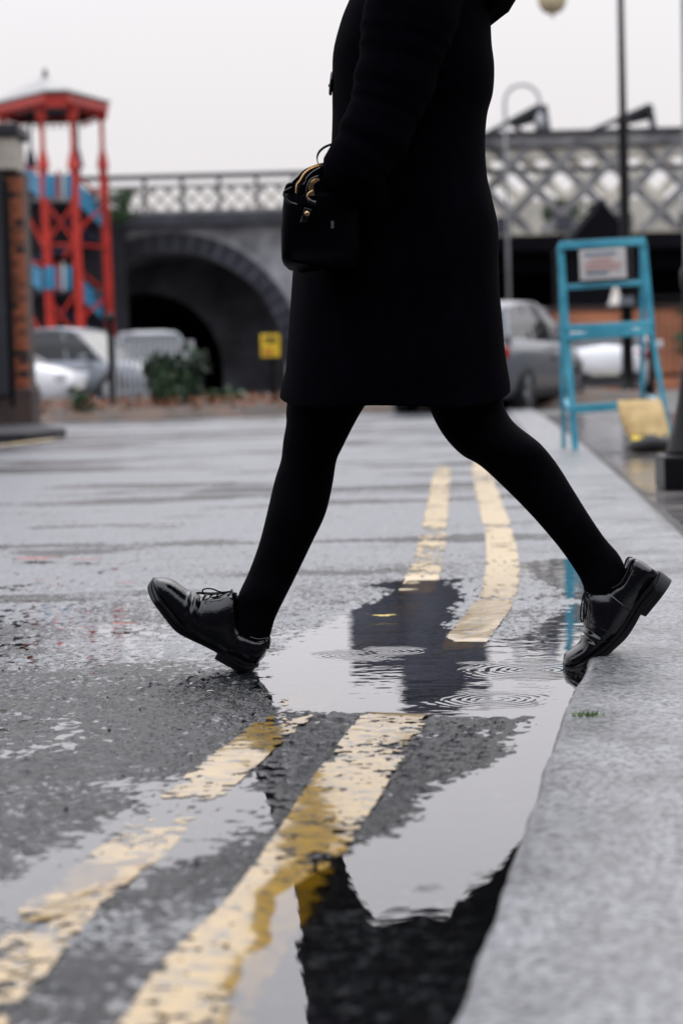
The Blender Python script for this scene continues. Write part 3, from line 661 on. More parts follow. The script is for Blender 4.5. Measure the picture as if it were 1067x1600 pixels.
# steel truss bridge on the right
br = thing('truss_bridge', 'grey steel lattice truss railway bridge with two sawtooth gables on top', 'bridge', (vp(900, 620).x, VY_, 0))
bx0 = vp(545, 600).x; bx1 = vp(1330, 600).x; bzb = vp(900, 372).z; bzt = vp(900, 218).z; bmx = (bx0+bx1)/2; bl = bx1-bx0
for gi, (yy, mt, mt2) in enumerate(((VY_, M['girder'], M['chord']), (VY_+7, M['girder_far'], M['girder_far']))):
    dz = 0.0 if gi == 0 else 0.15
    box_o('top_chord', (bmx, yy, bzt+dz), (bl, 0.5, 0.42), mt if gi == 0 else M['girder_far'], br, bevel=0.03)
    box_o('chord_lip', (bmx, yy-0.05, bzt+dz+0.26), (bl, 0.75, 0.06), M['girder_dark'], br)
    box_o('bottom_chord', (bmx, yy, bzb+dz), (bl, 0.5, 0.34), mt2, br, bevel=0.03)
    lattice(bx0, bx1, bzb+0.15+dz, bzt-0.15+dz, yy-0.1, 1.62, 0.27 if gi == 0 else 0.34, 0.12, mt, br)
    for i in range(8):
        x_ = vp(600+i*95, 600).x
        box_o('gusset', (x_, yy-0.2, bzb+0.45+dz), (0.5, 0.05, 0.6), M['girder_dark'], br)
box_o('mid_rail', (bmx, VY_+0.25, vp(900, 264).z), (bl, 0.12, 0.17), M['girder_dark'], br)
box_o('mid_rail', (bmx, VY_+6.7, vp(900, 322).z), (bl, 0.1, 1.3), M['girder_far'], br)
box_o('deck', (bmx, VY_+3.5, bzb-0.14), (bl, 7.6, 0.5), M['void'], br)
box_o('abutment', (bmx, VY_+15, bzb/2), (bl+6, 0.4, bzb+0.3), M['void'], br)  # closed off in near-black colour for the shadow under the bridge
box_o('deck', (bmx, VY_+11, bzb-0.1), (bl+6, 8, 0.4), M['void'], br)
# deep dark plate girder hanging below the truss
box_o('plate_girder', (bmx, VY_+1.2, bzb-0.55), (bl, 0.3, 1.0), M['void'], br)
for (xa, xb) in ((768, 845), (930, 1017), (600, 680)):
    za = bzt+0.24; pa = vp(xa, 600); A = Vector((pa.x, VY_, za)); pb = vp(xb-3, 165); B = Vector((pb.x, VY_, pb.z)); Cc = Vector((pb.x+0.12, VY_, za))
    MB().beam(A, B, 0.5, 0.14).build('gable_rafter', M['girder_dark'], br)
    MB().beam(Vector((B.x, VY_, B.z)), Vector((Cc.x, VY_, za)), 0.5, 0.16).build('gable_post', M['girder_dark'], br)
    MB().beam(A.lerp(B, 0.45)+Vector((0, 0.05, 0)), Cc.lerp(A, 0.35)+Vector((0, .05, 0)), 0.4, 0.1).build('gable_strut', M['girder_dark'], br)
    MB().prism([A.lerp(B, 0.35)+Vector((0, .1, 0)), B+Vector((0, .1, 0)), B.lerp(Cc, 0.55)+Vector((0, .1, 0)), A.lerp(Cc, 0.45).lerp(B, .25)+Vector((0, .1, 0))], (0, 0.06, 0)).build('gable_panel', M['girder_dark'], br)

# ------------------------------------------------------------------ unseen building behind the camera, added to shade camera-facing sides
wh = thing('shade_building', 'unseen dark brick building with sash windows behind the viewpoint, added for shade', 'building', (0, -6, 0))
box_o('wall', (2, -7, 3.5), (60, 1.6, 7.2), M['sootbrick'], wh)
box_o('cornice', (2, -6.6, 7.3), (60.4, 2.6, 0.5), M['girder_dark'], wh, bevel=.05)
for fl in range(2):
    for i in range(-6, 8):
        w_ = box_o('window', (i*3.6, -6.19, 2.1+fl*3.3), (1.3, 0.06, 2.0), M['carglass'], wh)
        box_o('sill', (i*3.6, -6.12, 1.03+fl*3.3), (1.6, 0.2, 0.14), M['stone'], w_)
        box_o('frame', (i*3.6, -6.14, 2.1+fl*3.3), (0.06, 0.06, 2.0), M['darksteel'], w_)

bw = thing('brick_wall', 'tall soot-dark brick boundary wall along the back of the pavement', 'wall', (9.3, 18, 0))
box_o('wall', (9.3, 18, 1.15), (0.33, 50, 2.4), M['sootbrick'], bw)
box_o('coping', (9.3, 18, 2.41), (0.45, 50.1, 0.12), M['stone'], bw, bevel=.01)
for i in range(8): box_o('pier', (9.28, -6.6+i*7.0, 1.25), (0.5, 0.5, 2.7), M['sootbrick'], bw)

# ------------------------------------------------------------------ plants
def bush(name, label, cat, loc, w, h, n, size, mt, group=None, mt2=None):
    t = thing(name, label, cat, loc, group); L_ = Vector(loc)
    stem = MB()
    for k in range(5):
        a = random.uniform(0, 6.28); stem.tube([L_, L_+Vector((math.cos(a)*w*.15, math.sin(a)*w*.15, h*.4)), L_+Vector((math.cos(a)*w*.35, math.sin(a)*w*.3, h*.75))], [0.02*w, 0.014*w, 0.006*w], 6)
    stem.build('stem', M['bark'], t)
    cl = [(random.uniform(-.36, .36)*w, random.uniform(-.3, .3)*w, random.uniform(.15, .85)*h, random.uniform(.12, .26)*w) for _ in range(16)]
    def smp():
        c = random.choice(cl); v = Vector((random.gauss(0, 1), random.gauss(0, 1), random.gauss(0, 1))).normalized()*c[3]*random.random()**0.4
        p = L_ + Vector(c[:3]) + v; p.z = max(p.z, L_.z+0.01); return p
    leaf_cloud('foliage', mt, n, smp, size, t)
    if mt2: leaf_cloud('foliage', mt2, n//3, smp, size, t)
    return t
p = gnd(292, 647); bush('shrub', 'dark green shrub on the verge below the arch', 'shrub', (p.x, 33.2, 0.12), 0.95, 0.8, 2200, 0.095, M['leafdark'], mt2=M['leafgreen'])
p = gnd(350, 645); bush('shrub', 'low yellowish green weeds between the shrub and the yellow notice', 'shrub', (at(352, 640, 33.5).x, 33.5, 0.12), 0.6, 0.22, 350, 0.09, M['leafgreen'])
bush('shrub', 'spindly upright weed left of the dark green shrub', 'shrub', (at(262, 645, 32.6).x, 32.6, 0.12), 0.3, 0.62, 260, 0.07, M['leafgreen'])
bush('shrub', 'small green weed in front of the parked silver car', 'shrub', (at(132, 640, 31).x, 31.0, 0.14), 0.35, 0.25, 200, 0.07, M['leafgreen'])
bush('shrub', 'leafy green shrub growing on the viaduct beside the red tower', 'shrub', (vp(188, 365, 79.2).x, 79.2, vp(188, 352, 79.2).z), 0.95, 1.25, 700, 0.14, M['leafgreen'])
bush('shrub', 'green shrub growing through the lattice truss', 'shrub', (vp(880, 365, 82).x, 82.0, vp(880, 372, 82).z), 1.5, 1.5, 500, 0.18, M['leafgreen'])
bush('shrub', 'green shrub at the right edge above the orange wall', 'shrub', (at(1082, 560, 55).x, 55.0, 0.0), 0.9, 2.3, 700, 0.14, M['leafgreen'])

# ------------------------------------------------------------------ red stair tower
TY = 74.0
tw = thing('stair_tower', 'red steel stair tower with blue panels and a pale pyramid roof', 'tower', (at(80, 620, TY).x, TY, 0))
plan = [(3, 0.0), (64, -2.3), (111, -2.3), (157, 0.0), (118, 2.3), (45, 2.3)]
def tpt(i, py): 
    px, dy = plan[i % 6]; return at(px + (py-170)*0.048, py, TY+dy)
for i in range(6):
    a = tpt(i, 172); b = tpt(i, 262); c = tpt(i, 575); c.z = -0.05
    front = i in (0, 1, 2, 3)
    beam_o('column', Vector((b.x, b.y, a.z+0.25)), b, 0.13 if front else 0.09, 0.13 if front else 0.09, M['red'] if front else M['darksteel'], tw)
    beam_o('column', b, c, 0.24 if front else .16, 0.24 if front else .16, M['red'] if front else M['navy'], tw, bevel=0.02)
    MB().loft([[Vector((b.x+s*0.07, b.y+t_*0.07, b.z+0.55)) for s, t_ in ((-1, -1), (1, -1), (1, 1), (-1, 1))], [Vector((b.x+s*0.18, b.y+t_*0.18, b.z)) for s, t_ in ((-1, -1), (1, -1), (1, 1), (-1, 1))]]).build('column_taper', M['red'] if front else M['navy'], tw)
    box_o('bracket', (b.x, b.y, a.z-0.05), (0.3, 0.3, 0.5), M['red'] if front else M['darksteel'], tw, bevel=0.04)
# roof
ez = at(90, 160, TY).z; apex = at(71, 119, TY); cxr = apex.x
edy = [0.0, -3.3, -3.3, 0.0, 3.2, 3.2]
ev = [Vector((at(px_, 160, TY+d).x, TY+d, ez)) for px_, d in zip((-22, 72, 106, 174, 128, 30), edy)]
rm = MB(); rm.add(ev + [Vector((cxr, TY, apex.z))] + [v + Vector((0, 0, -0.06)) for v in ev], [(i, (i+1) % 6, 6) for i in range(6)] + [tuple(7+i for i in range(6))] + [(i, 7+i, 7+(i+1) % 6, (i+1) % 6) for i in range(6)])
rm.build('roof', M['slate'], tw)
MB().lathe((cxr, TY, apex.z-0.05), [(0.12, 0), (0.06, 0.1), (0.08, 0.18), (0.01, 0.3)], 8).build('finial', M['darksteel'], tw)
for i in range(6):
    a, b = ev[i]+Vector((0, 0.0, -0.21)), ev[(i+1) % 6]+Vector((0, 0, -0.21)); ctr = Vector((cxr, TY, a.z)); a = a.lerp(ctr, 0.06); b = b.lerp(ctr, 0.06)
    beam_o('fascia', a, b, 0.08, 0.22, M['red'], tw)
    n = 9
    for k in range(n):
        q = a.lerp(b, (k+0.5)/n); MB().box((q.x, q.y, q.z-0.2), (0.07, 0.05, 0.16)).build('fascia_tooth', M['red'], tw)
MB().prism([v.lerp(Vector((cxr, TY, v.z)), 0.08)+Vector((0, 0, -0.12)) for v in ev], (0, 0, 0.05)).build('ceiling', M['darksteel'], tw)
# blue balustrade panels, dark flights and landings behind them
for base in (262, 406, 545):
    L0, L1, L2, L3 = [tpt(i, base) for i in (0, 1, 2, 3)]
    def up(px, py, dy): 
        return at(px, py, TY+dy)
    for quad in ([(34, base-8, -.3), (34, base+24, -.3), (66, base+50, -2.4), (66, base+16, -2.4)],
                 [(70, base+10, -2.5), (70, base+46, -2.5), (112, base+46, -2.5), (112, base+10, -2.5)],
                 [(117, base+18, -2.4), (117, base+52, -2.4), (160, base+92, -.1), (160, base+62, -.1)]):
        MB().prism([up(*q) for q in quad], (0, 0.06, 0)).build('balustrade_panel', M['bluepanel'], tw)
    for (xa, ya, da), (xb, yb, db) in (((34, base-4, -.25), (66, base+8, -2.4)), ((112, base+6, -2.4), (160, base+46, -.1))):
        MB().beam(up(xa, ya, da), up(xb, yb, db), 0.06, 0.06).build('handrail', M['red'], tw)
    for px_ in (90, 99): MB().beam(up(px_, base+4, -2.6), up(px_+1, base+48, -2.6), 0.07, 0.1).build('baluster', M['paleplastic'] if px_ == 99 else M['red'], tw)
    MB().prism([up(30, base+50, 0.9), up(160, base+50, 0.9), up(160, base+56, -0.9), up(30, base+56, -0.9)], (0, 0, 0.06)).build('landing', M['darksteel'], tw)
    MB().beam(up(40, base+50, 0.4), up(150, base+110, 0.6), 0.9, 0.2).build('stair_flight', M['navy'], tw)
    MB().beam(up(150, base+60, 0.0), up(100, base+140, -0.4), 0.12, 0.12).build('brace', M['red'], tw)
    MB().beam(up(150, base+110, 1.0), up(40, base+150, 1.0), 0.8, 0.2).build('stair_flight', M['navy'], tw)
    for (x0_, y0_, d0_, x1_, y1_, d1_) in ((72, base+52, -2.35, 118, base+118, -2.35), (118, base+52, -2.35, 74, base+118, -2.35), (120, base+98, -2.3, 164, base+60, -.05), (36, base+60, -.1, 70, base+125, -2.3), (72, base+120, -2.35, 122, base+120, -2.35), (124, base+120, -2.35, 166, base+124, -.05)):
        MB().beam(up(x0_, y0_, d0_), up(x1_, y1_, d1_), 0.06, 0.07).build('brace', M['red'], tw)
MB().prism([up(38, 300, 1.25), up(152, 300, 1.25), up(165, 560, 1.25), up(48, 560, 1.25)], (0, 0.1, 0)).build('dark_backing', M['darksteel'], tw)  # dark sheet added behind the stairs to darken the inside of the tower

# ------------------------------------------------------------------ brick pillar at the left edge
BY = 26.5
bp = thing('brick_pillar', 'red brick wall end with a dark return and stone cap at the left edge', 'wall', (at(22, 675, BY).x, BY, 0))
xr_ = at(44, 500, BY).x; xc_ = at(14, 500, BY).x; zt_ = at(20, 268, BY).z; xl_ = xc_-2.6
box_o('core', ((xl_+xr_)/2, BY+0.30, zt_/2), (xr_-xl_-0.02, 0.56, zt_), M['mortar'], bp)
bh = 0.075; nrow = int(zt_/bh)
bm_full = {}
def brick_at(x0, x1, z, y0, y1, mt):
    key = (round(x1-x0, 3), round(y1-y0, 3), mt.name)
    if key not in bm_full:
        o = MB().box((0, 0, 0.0325), (x1-x0-0.01, y1-y0, 0.065)).build('brick', mt, bp, bevel=0.004); bm_full[key] = o.data
    else:
        o = bpy.data.objects.new('brick', bm_full[key]); col.objects.link(o); o.parent = bp
        bv = o.modifiers.new('bevel', 'BEVEL'); bv.width = 0.004; bv.segments = 1
    o.location = Vector(((x0+x1)/2, (y0+y1)/2+random.uniform(-.003, .003), z)) - wloc(bp)
for r_ in range(nrow):
    z = r_*bh; x = xr_; k = 0
    first = 0.215 if r_ % 2 else 0.1025
    while x > xl_+1.9:
        w_ = (first if k == 0 else 0.225); x0 = x-w_
        brick_at(x0, x, z, BY-0.02, BY+0.08, random.choice([M['brick'], M['brick'], M['brickbrown'], M['brickdark']])); x = x0; k += 1
box_o('cap_stone', ((xl_+xr_-0.06)/2, BY+0.28, zt_+0.19), (xr_-xl_-0.06, 0.78, 0.36), M['stone'], bp, bevel=0.02)
box_o('coping', ((xl_+xr_-0.06)/2, BY+0.28, zt_+0.44), (xr_-xl_+0.02, 0.9, 0.13), M['darksteel'], bp, bevel=0.02)
box_o('plinth', ((xl_+xr_)/2, BY+0.27, 0.23), (xr_-xl_+0.06, 0.76, 0.5), M['brickdark'], bp, bevel=0.02)
box_o('dark_pier', ((xl_+xc_)/2, BY-0.06, zt_/2+.2), (xc_-xl_, 0.2, zt_-.42), M['sootbrick'], bp)
MB().tube([(xc_+0.03, BY-0.1, 0.3), (xc_+0.03, BY-0.1, zt_-0.1)], 0.035, 10).build('drainpipe', M['iron'], bp)

# ------------------------------------------------------------------ cars
def car(label, loc, rz, paint, group=None, hb=True, L=4.2, W=1.76, H=1.46):
    t = thing('parked_car', label, 'car', loc, group); t.rotation_euler = (0, 0, 0)
    Rm = Matrix.Rotation(rz, 3, 'Z'); lo = Vector(loc)
    T = lambda p: lo + Rm @ Vector(p)
    hw = W/2
    # x forward; stations: x, belt height, bottom, half width
    st = [(-L/2, 0.62, 0.42, .70), (-L/2+.06, .80, .30, .86), (-L/2+.25, .95, .22, .95), (-1.35, .98, .20, 1.0), (-.6, .96, .19, 1.0), (.2, .94, .19, 1.0), (.85, .93, .19, 1.0), (1.3, .88, .20, .99), (L/2-.30, .78, .22, .94), (L/2-.08, .66, .28, .84), (L/2, .52, .36, .70)]
    st = crom(st, 3); mb = MB(); rings = []
    for x, zb, z0, w in st:
        w *= hw; half = [(w*.0, z0), (w*.86, z0), (w*.97, z0+.12), (w*1.0, z0+(zb-z0)*.45), (w*.985, z0+(zb-z0)*.75), (w*.93, zb-.015), (w*.86, zb+.012), (0, zb+.045)]
        rings.append([T((x, y, z)) for y, z in half] + [T((x, -y, z)) for y, z in half[-2:0:-1]])
    mb.loft(rings); body = mb.build('body', paint, t, smooth=True)
    # cabin: windscreen / roof / rear
    r0 = -L/2+.18 if hb else -L/2+.75
    base = [(r0, .94), (-.7, .96), (.1, .95), (1.15, .92)]; top = [(r0+.42, H-.10), (-.7, H-.015), (-.05, H), (.42, H-.07)]
    g_ = MB(); rings = []
    B = crom(base, 5); Tp = crom(top, 5)
    for (xb, zb), (xt, zt) in zip(B, Tp):
        rings.append([T((xb, hw*.90, zb)), T((xb*.5+xt*.5, hw*.84, zb*.5+zt*.5)), T((xt, hw*.71, zt)), T((xt, -hw*.71, zt)), T((xb*.5+xt*.5, -hw*.84, zb*.5+zt*.5)), T((xb, -hw*.90, zb))])
    g_.loft(rings); g_.build('windows', M['carglass'], t, smooth=False)
    rf = MB(); rings = []
    for (xt, zt) in Tp: rings.append([T((xt, hw*.735, zt-.05)), T((xt, hw*.70, zt+.015)), T((xt, hw*.35, zt+.04)), T((xt, -hw*.35, zt+.04)), T((xt, -hw*.70, zt+.015)), T((xt, -hw*.735, zt-.05))])
    rf.loft(rings); rf.build('roof', paint, t, smooth=True)
    for sy in (-1, 1):
        for (xb, zb, xt, zt, w_) in ((base[0][0]+.04, .95, top[0][0]+.06, H-.10, .16), (-.75, .97, -.72, H-.04, .09), (.28, .95, .12, H-.04, .05), (1.13, .93, .42, H-.08, .07)):
            MB().beam(T((xb, sy*hw*.905, zb)), T((xt, sy*hw*.72, zt)), w_, .035, up=Rm @ Vector((0, 1, 0))).build('pillar', paint, t)
        MB().box(T((.78, sy*(hw+.09), 1.0)), (.14, .2, .13), rz).build('mirror', paint, t, bevel=.03)
        for (x, f) in ((-L/2+.80, 0), (L/2-.84, 1)):
            c = T((x, sy*(hw-.09), .32)); ax = Rm @ Vector((0, 1, 0))
            whl = MB(); prof = [(.20, -.10), (.30, -.105), (.325, -.08), (.325, .08), (.30, .105), (.20, .10)]
            def wr(r_, o_): return [c + ax*o_ + (Rm @ Vector((math.cos(a), 0, 0)) + Vector((0, 0, math.sin(a))))*r_ for a in [2*math.pi*k/20 for k in range(20)]]
            whl.loft([wr(*q) for q in prof], False, False); ty = whl.build('wheel', M['tyre'], t, smooth=True)
            rr = MB(); rr.loft([wr(.205, -.085), wr(.205, .085)])
            for k in range(5):
                a = 2*math.pi*k/5; q = c + (Rm @ Vector((math.cos(a), 0, 0)) + Vector((0, 0, math.sin(a))))*.11
                rr.box(q + ax*sy*.09, (.05, .02, .16), ax=Rm @ Matrix.Rotation(math.pi/2-a, 3, 'Y'))
            rr.build('rim', M['rim'], ty)
            arc = MB(); arc.loft([[c + ax*sy*(.075+.0) + (Rm @ Vector((math.cos(a), 0, 0)) + Vector((0, 0, math.sin(a))))*r_ for r_ in (.30, .385)] for a in [math.pi*k/10 for k in range(-1, 12)]], False, False, closed=False)
            arc.build('wheel_arch', M['trim'], t)
        MB().box(T((L/2-.17, sy*hw*.70, .66)), (.22, .36, .15), rz - sy*.45).build('headlight', M['head'], t, bevel=.03)
        MB().box(T((-L/2+.10, sy*hw*.78, .80)), (.12, .30, .16), rz + sy*.35).build('tail_light', M['tail'], t, bevel=.03)
        MB().box(T((.0, sy*hw*1.0, .72)), (.16, .03, .03), rz).build('door_handle', M['trim'], t)
        MB().box(T((0, sy*hw*.985, .27)), (2.2, .05, .10), rz).build('sill', M['trim'], t)
    MB().box(T((L/2-.03, 0, .40)), (.10, W*.66, .16), rz).build('grille', M['trim'], t, bevel=.02)
    MB().box(T((-L/2+.01, 0, .40)), (.10, W*.74, .16), rz).build('bumper', M['trim'], t, bevel=.02)
    for x_ in (L/2+.03, -L/2-.05): MB().box(T((x_, 0, .48)), (.02, .52, .11), rz).build('number_plate', M['plate'], t)
    return t
def car_at(px, Y, z=-0.06): return (at(px, 600, Y).x, Y, z)
car('silver car with sloping roof side-on between the brick pillar and the thin black post', car_at(118, 52, 0.0), math.radians(-24), M['carsilver'], L=4.4, H=1.62)
car('silver car facing the street behind the pale railings', car_at(234, 54, 0.0), math.radians(-80), M['carsilver'], L=4.2, H=1.55)
car('white car with only its nose past the brick pillar', car_at(-40, 45, -0.05), math.radians(-10), M['carwhite'], L=4.0, H=1.42)
car('grey car parked just behind the walker, tail towards the street', car_at(768, 33.0, -0.04), math.radians(70), M['cargrey'], L=4.2, H=1.46)
car('white car seen through the turquoise frame', car_at(950, 47.0, -0.06), math.radians(82), M['carwhite'], L=4.1, H=1.36)

# pale railings by the left car
rl = thing('railing', 'pale upright railings in front of the left parked cars', 'railing', (at(240, 600, 46).x, 46, 0))
a = at(182, 560, 46); b = at(296, 560, 46); zt = at(240, 533, 46).z; zb = 0.15
for i in range(15):
    x_ = a.x + (b.x-a.x)*i/14; MB().box((x_, 46, (zt+zb)/2), (0.045, 0.045, zt-zb)).build('bar', M['pale_steel'], rl)
for z in (zt-0.1, zb+0.15): MB().box(((a.x+b.x)/2, 46.03, z), (b.x-a.x+.1, 0.04, 0.05)).build('rail', M['pale_steel'], rl)
for x_ in (a.x-.06, b.x+.06): MB().box((x_, 46, zt/2), (0.07, 0.07, zt)).build('post', M['pale_steel'], rl)
# thin black post left
q = gnd(176, 642); MB().lathe((at(176, 620, 32.0).x, 32.0, 0.05), [(.07, 0), (.07, .12), (.045, .16), (.042, 1.25), (.055, 1.27), (.05, 1.34), (.01, 1.38)], 12).build('bollard', M['iron'], smooth=True)
tag(bpy.data.objects['bollard'], 'thin black iron post in front of the silver cars', 'bollard')
# yellow notice on a post
ns = thing('notice_post', 'small yellow notice on a black post below the arch', 'sign', (at(424, 640, 33).x, 33, 0.1))
xx = at(424, 600, 33).x; z1 = at(422, 522, 33).z; z0 = at(422, 558, 33).z
MB().box((xx+.03, 33.06, (z1+.1)/2), (.09, .07, z1-.02)).build('post', M['iron'], ns)
sg = MB().box((xx, 33.0, (z0+z1)/2), (.26, .02, z1-z0)).build('board', M['signyellow'], ns, bevel=.006)
MB().box((xx-.03, 32.985, z0+(z1-z0)*.25), (.13, .006, .07)).build('print', M['orangeprint'], sg)
MB().box((xx+.02, 32.985, z0+(z1-z0)*.68), (.14, .006, .03)).build('print', M['blackprint'], sg)
MB().box((xx+.0, 32.985, z0+(z1-z0)*.82), (.17, .006, .025)).build('print', M['blackprint'], sg)

# ------------------------------------------------------------------ right background
wl = thing('brick_wall', 'long low orange brick wall behind the cars under the bridge', 'wall', (at(950, 600, 60).x, 60, 0))
zt = at(900, 486, 60).z; xa = at(560, 600, 60).x; xb = at(1500, 600, 60).x
box_o('wall', ((xa+xb)/2, 60.15, zt/2-.05), (xb-xa, 0.3, zt+.1), M['redbrickwall'], wl)
box_o('coping', ((xa+xb)/2, 60.15, zt+.06), (xb-xa, 0.42, 0.1), M['brickdark'], wl, bevel=.01)
# black gabled hut behind the wall
hy = 64.0; ht = thing('gabled_hut', 'black gabled hut roof rising behind the turquoise sign frame', 'hut', (at(942, 600, hy).x, hy, 0))
ap = at(941, 314, hy); el = at(876, 392, hy); er = at(1004, 392, hy)
box_o('wall', ((el.x+er.x)/2, hy+1.6, el.z/2), (er.x-el.x-.1, 3.0, el.z), M['void'], ht)
MB().prism([Vector((el.x, hy, el.z)), Vector((er.x, hy, el.z)), Vector((ap.x, hy, ap.z))], (0, 3.2, 0)).build('roof', M['void'], ht)
MB().box((ap.x, hy+1.6, ap.z+.02), (.16, 3.3, .08)).build('ridge', M['darksteel'], ht)
# dark railing right
rr = thing('railing', 'dark iron railing in front of the orange wall at the right edge', 'railing', (at(1040, 600, 43).x, 43, 0))
for px_ in (1016, 1078, 1140):
    q = at(px_, 600, 43); MB().box((q.x, 43, .95), (.09, .09, 1.95)).build('post', M['iron'], rr)
x0 = at(1016, 600, 43).x; x1 = at(1140, 600, 43).x
for z in (.35, 1.75): MB().box(((x0+x1)/2, 43.02, z), (x1-x0, .05, .06)).build('rail', M['iron'], rr)
for i in range(1, 12): MB().box((x0+(x1-x0)*i/12, 43.02, 1.05), (.025, .025, 1.4)).build('bar', M['iron'], rr)
# pale cone on the wall
cq = at(962, 500, 58); cn = thing('traffic_cone', 'pale cone showing above the turquoise crossbar', 'cone', (cq.x, 60.15, zt+.1))
zc = at(900, 486, 60).z+.11
MB().lathe((cq.x*60.15/58, 60.15, zc-.0), [(.2, .03), (.17, .05), (.06, .42), (.03, .5)], 14).build('cone', M['paleplastic'], cn, smooth=True)
MB().box((cq.x*60.15/58, 60.15, zc+.015), (.42, .4, .03)).build('base', M['paleplastic'], cn)

# lamp post with hanging globe
LY = 42.0; lp = thing('street_lamp', 'tall black street lamp with a cream globe hanging from its arm', 'street lamp', (at(980, 620, LY).x, LY, 0))
def lpx(px, py): return at(px, py, LY)
b0 = lpx(981, 620); xs = b0.x; ztp = lpx(966, 0).z
zb1 = lpx(978, 466).z; zm = lpx(970, 185).z
MB().lathe((xs, LY, -.05), [(.17, 0), (.17, .18), (.12, .26), (.105, .4), (.10, zb1-.1), (.13, zb1-.06), (.13, zb1+.05), (.085, zb1+.1)], 16).build('base', M['iron'], lp, smooth=True)
MB().lathe((xs, LY, zb1), [(.10, 0), (.095, .3), (.088, zm-zb1-.1), (.10, zm-zb1), (.068, zm-zb1+.08), (.055, ztp-zb1+.6)], 14).build('pole', M['iron'], lp, smooth=True)
MB().lathe((xs, LY, zb1-.12), [(.134, 0), (.134, .14)], 14).build('collar', M['grey_steel'], lp)
gx = lpx(862, 0).x; gz = lpx(862, 22).z
arm = [Vector((xs, LY, ztp+.5))] + [Vector((xs + (gx-xs)*(0.5-0.5*math.cos(a)), LY, ztp+.6+.65*math.sin(a))) for a in [math.pi*k/12 for k in range(0, 13)]]
MB().tube(arm, .035, 8).build('arm', M['iron'], lp, smooth=True)
MB().lathe((gx, LY, gz), [(.015, -.07), (.03, 0), (.14, .03), (.22, .12), (.255, .25), (.25, .36), (.2, .48)], 20).build('globe', M['globe'], lp, smooth=True)
MB().lathe((gx, LY, gz+.40), [(.27, 0), (.24, .10), (.10, .22), (.05, .34), (.035, .6)], 16).build('lamp_hood', M['iron'], lp, smooth=True)
# distant pale swan-neck lamp
SY = 70.0; sl = thing('street_lamp', 'faint pale swan-neck lamp by the left sawtooth gable', 'street lamp', (at(795, 600, SY).x, SY, 0))
A = at(789, 200, SY); Bq = at(843, 178, SY); tz = at(815, 132, SY).z; rad = (Bq.x-A.x)/2; zc = tz-rad
MB().tube([(A.x, SY, -.05), (A.x, SY, zc)] + [(A.x+rad-rad*math.cos(a), SY, zc+rad*math.sin(a)) for a in [math.pi*k/14 for k in range(1, 15)]] + [(A.x+2*rad, SY, zc-.35)], .05, 8).build('pole', M['pale_steel'], sl, smooth=True)
MB().lathe((A.x+2*rad, SY, zc-.75), [(.16, 0), (.14, .2), (.06, .42)], 12).build('lantern', M['pale_steel'], sl, smooth=True)
# big grey mast at the right edge
q = at(1076, 0, 38); MB().lathe((at(1082, 300, 38).x, 38, -.05), [(.26, 0), (.26, .4), (.165, .5), (.125, 8.2), (.12, 9)], 18).build('mast', M['grey_steel'], smooth=True)
tag(bpy.data.objects['mast'], 'thick grey steel mast cut by the right edge', 'mast')

# ------------------------------------------------------------------ turquoise sign frame
SYf = 15.7
sf = thing('sign_frame', 'turquoise steel sign frame holding a small white notice on the pavement', 'sign', (at(950, 700, SYf).x, SYf, 0.03))
def sp(px, py, dy=0.0): return at(px, py, SYf+dy)
def fb(name, a, b, w=.045, h=.024, mt='turq', parent=sf, bevel=.004): return MB().beam(a, b, w, h).build(name, M[mt], parent, bevel=bevel)
lt = sp(875, 384); lm_ = sp(884, 520); lb = sp(897, 700); lb = Vector((lb.x, SYf-.06, .03))
rt = sp(1004, 377); rm_ = sp(1017, 515); rb = Vector((sp(1046, 690).x, SYf-.06, .03))
fb('leg', lt, lm_); fb('leg', lm_, lb); fb('leg', rt, rm_); fb('leg', rm_, rb)
lbk = Vector((sp(886, 640).x, SYf+.32, .03)); rbk = Vector((sp(1012, 640).x, SYf+.32, .03))
fb('rear_leg', lt+Vector((.004, .05, -.02)), lbk, .03, .022); fb('rear_leg', rt+Vector((-.004, .05, -.02)), rbk, .03, .022)
fb('crossbar', lt+Vector((-.01, -.03, 0)), rt+Vector((.01, -.03, 0)), .04, .05)
fb('crossbar', sp(880, 449, .03), sp(1010, 441, .03), .035, .035)
fb('crossbar', sp(884, 513, -.03), sp(1018, 506, -.03), .035, .045); fb('crossbar', sp(884, 527, -.03), sp(1018, 518, -.03), .035, .045)
MB().prism([sp(915, 509, -.05), sp(987, 506, -.05), sp(987, 522, -.05), sp(915, 526, -.05)], (0, .02, 0)).build('plate', M['turq'], sf, bevel=.003)
fb('crossbar', sp(890, 640, -.04), sp(1030, 629, -.04), .045, .055)
fb('side_bar', sp(890, 640, -.04), sp(884, 628, .25), .035, .035); fb('side_bar', sp(1028, 630, -.04), sp(1015, 622, .25), .035, .035)
bd = MB().prism([sp(904, 391, -.05), sp(977, 386, -.05), sp(979, 434, -.05), sp(906, 438, -.05)], (0, .012, 0)).build('notice_board', M['board'], sf, bevel=.003)
for (ya, x0, x1, mt) in ((397, 912, 962, 'blueprint'), (406, 920, 955, 'redprint'), (413, 914, 970, 'redprint'), (420, 915, 968, 'redprint'), (427, 915, 950, 'blueprint')):
    k = (-5/73)
    MB().prism([sp(x0, ya+(x0-904)*k, -.056), sp(x1, ya+(x1-904)*k, -.056), sp(x1, ya+3.2+(x1-904)*k, -.056), sp(x0, ya+3.2+(x0-904)*k, -.056)], (0, .004, 0)).build('print', M[mt], bd)

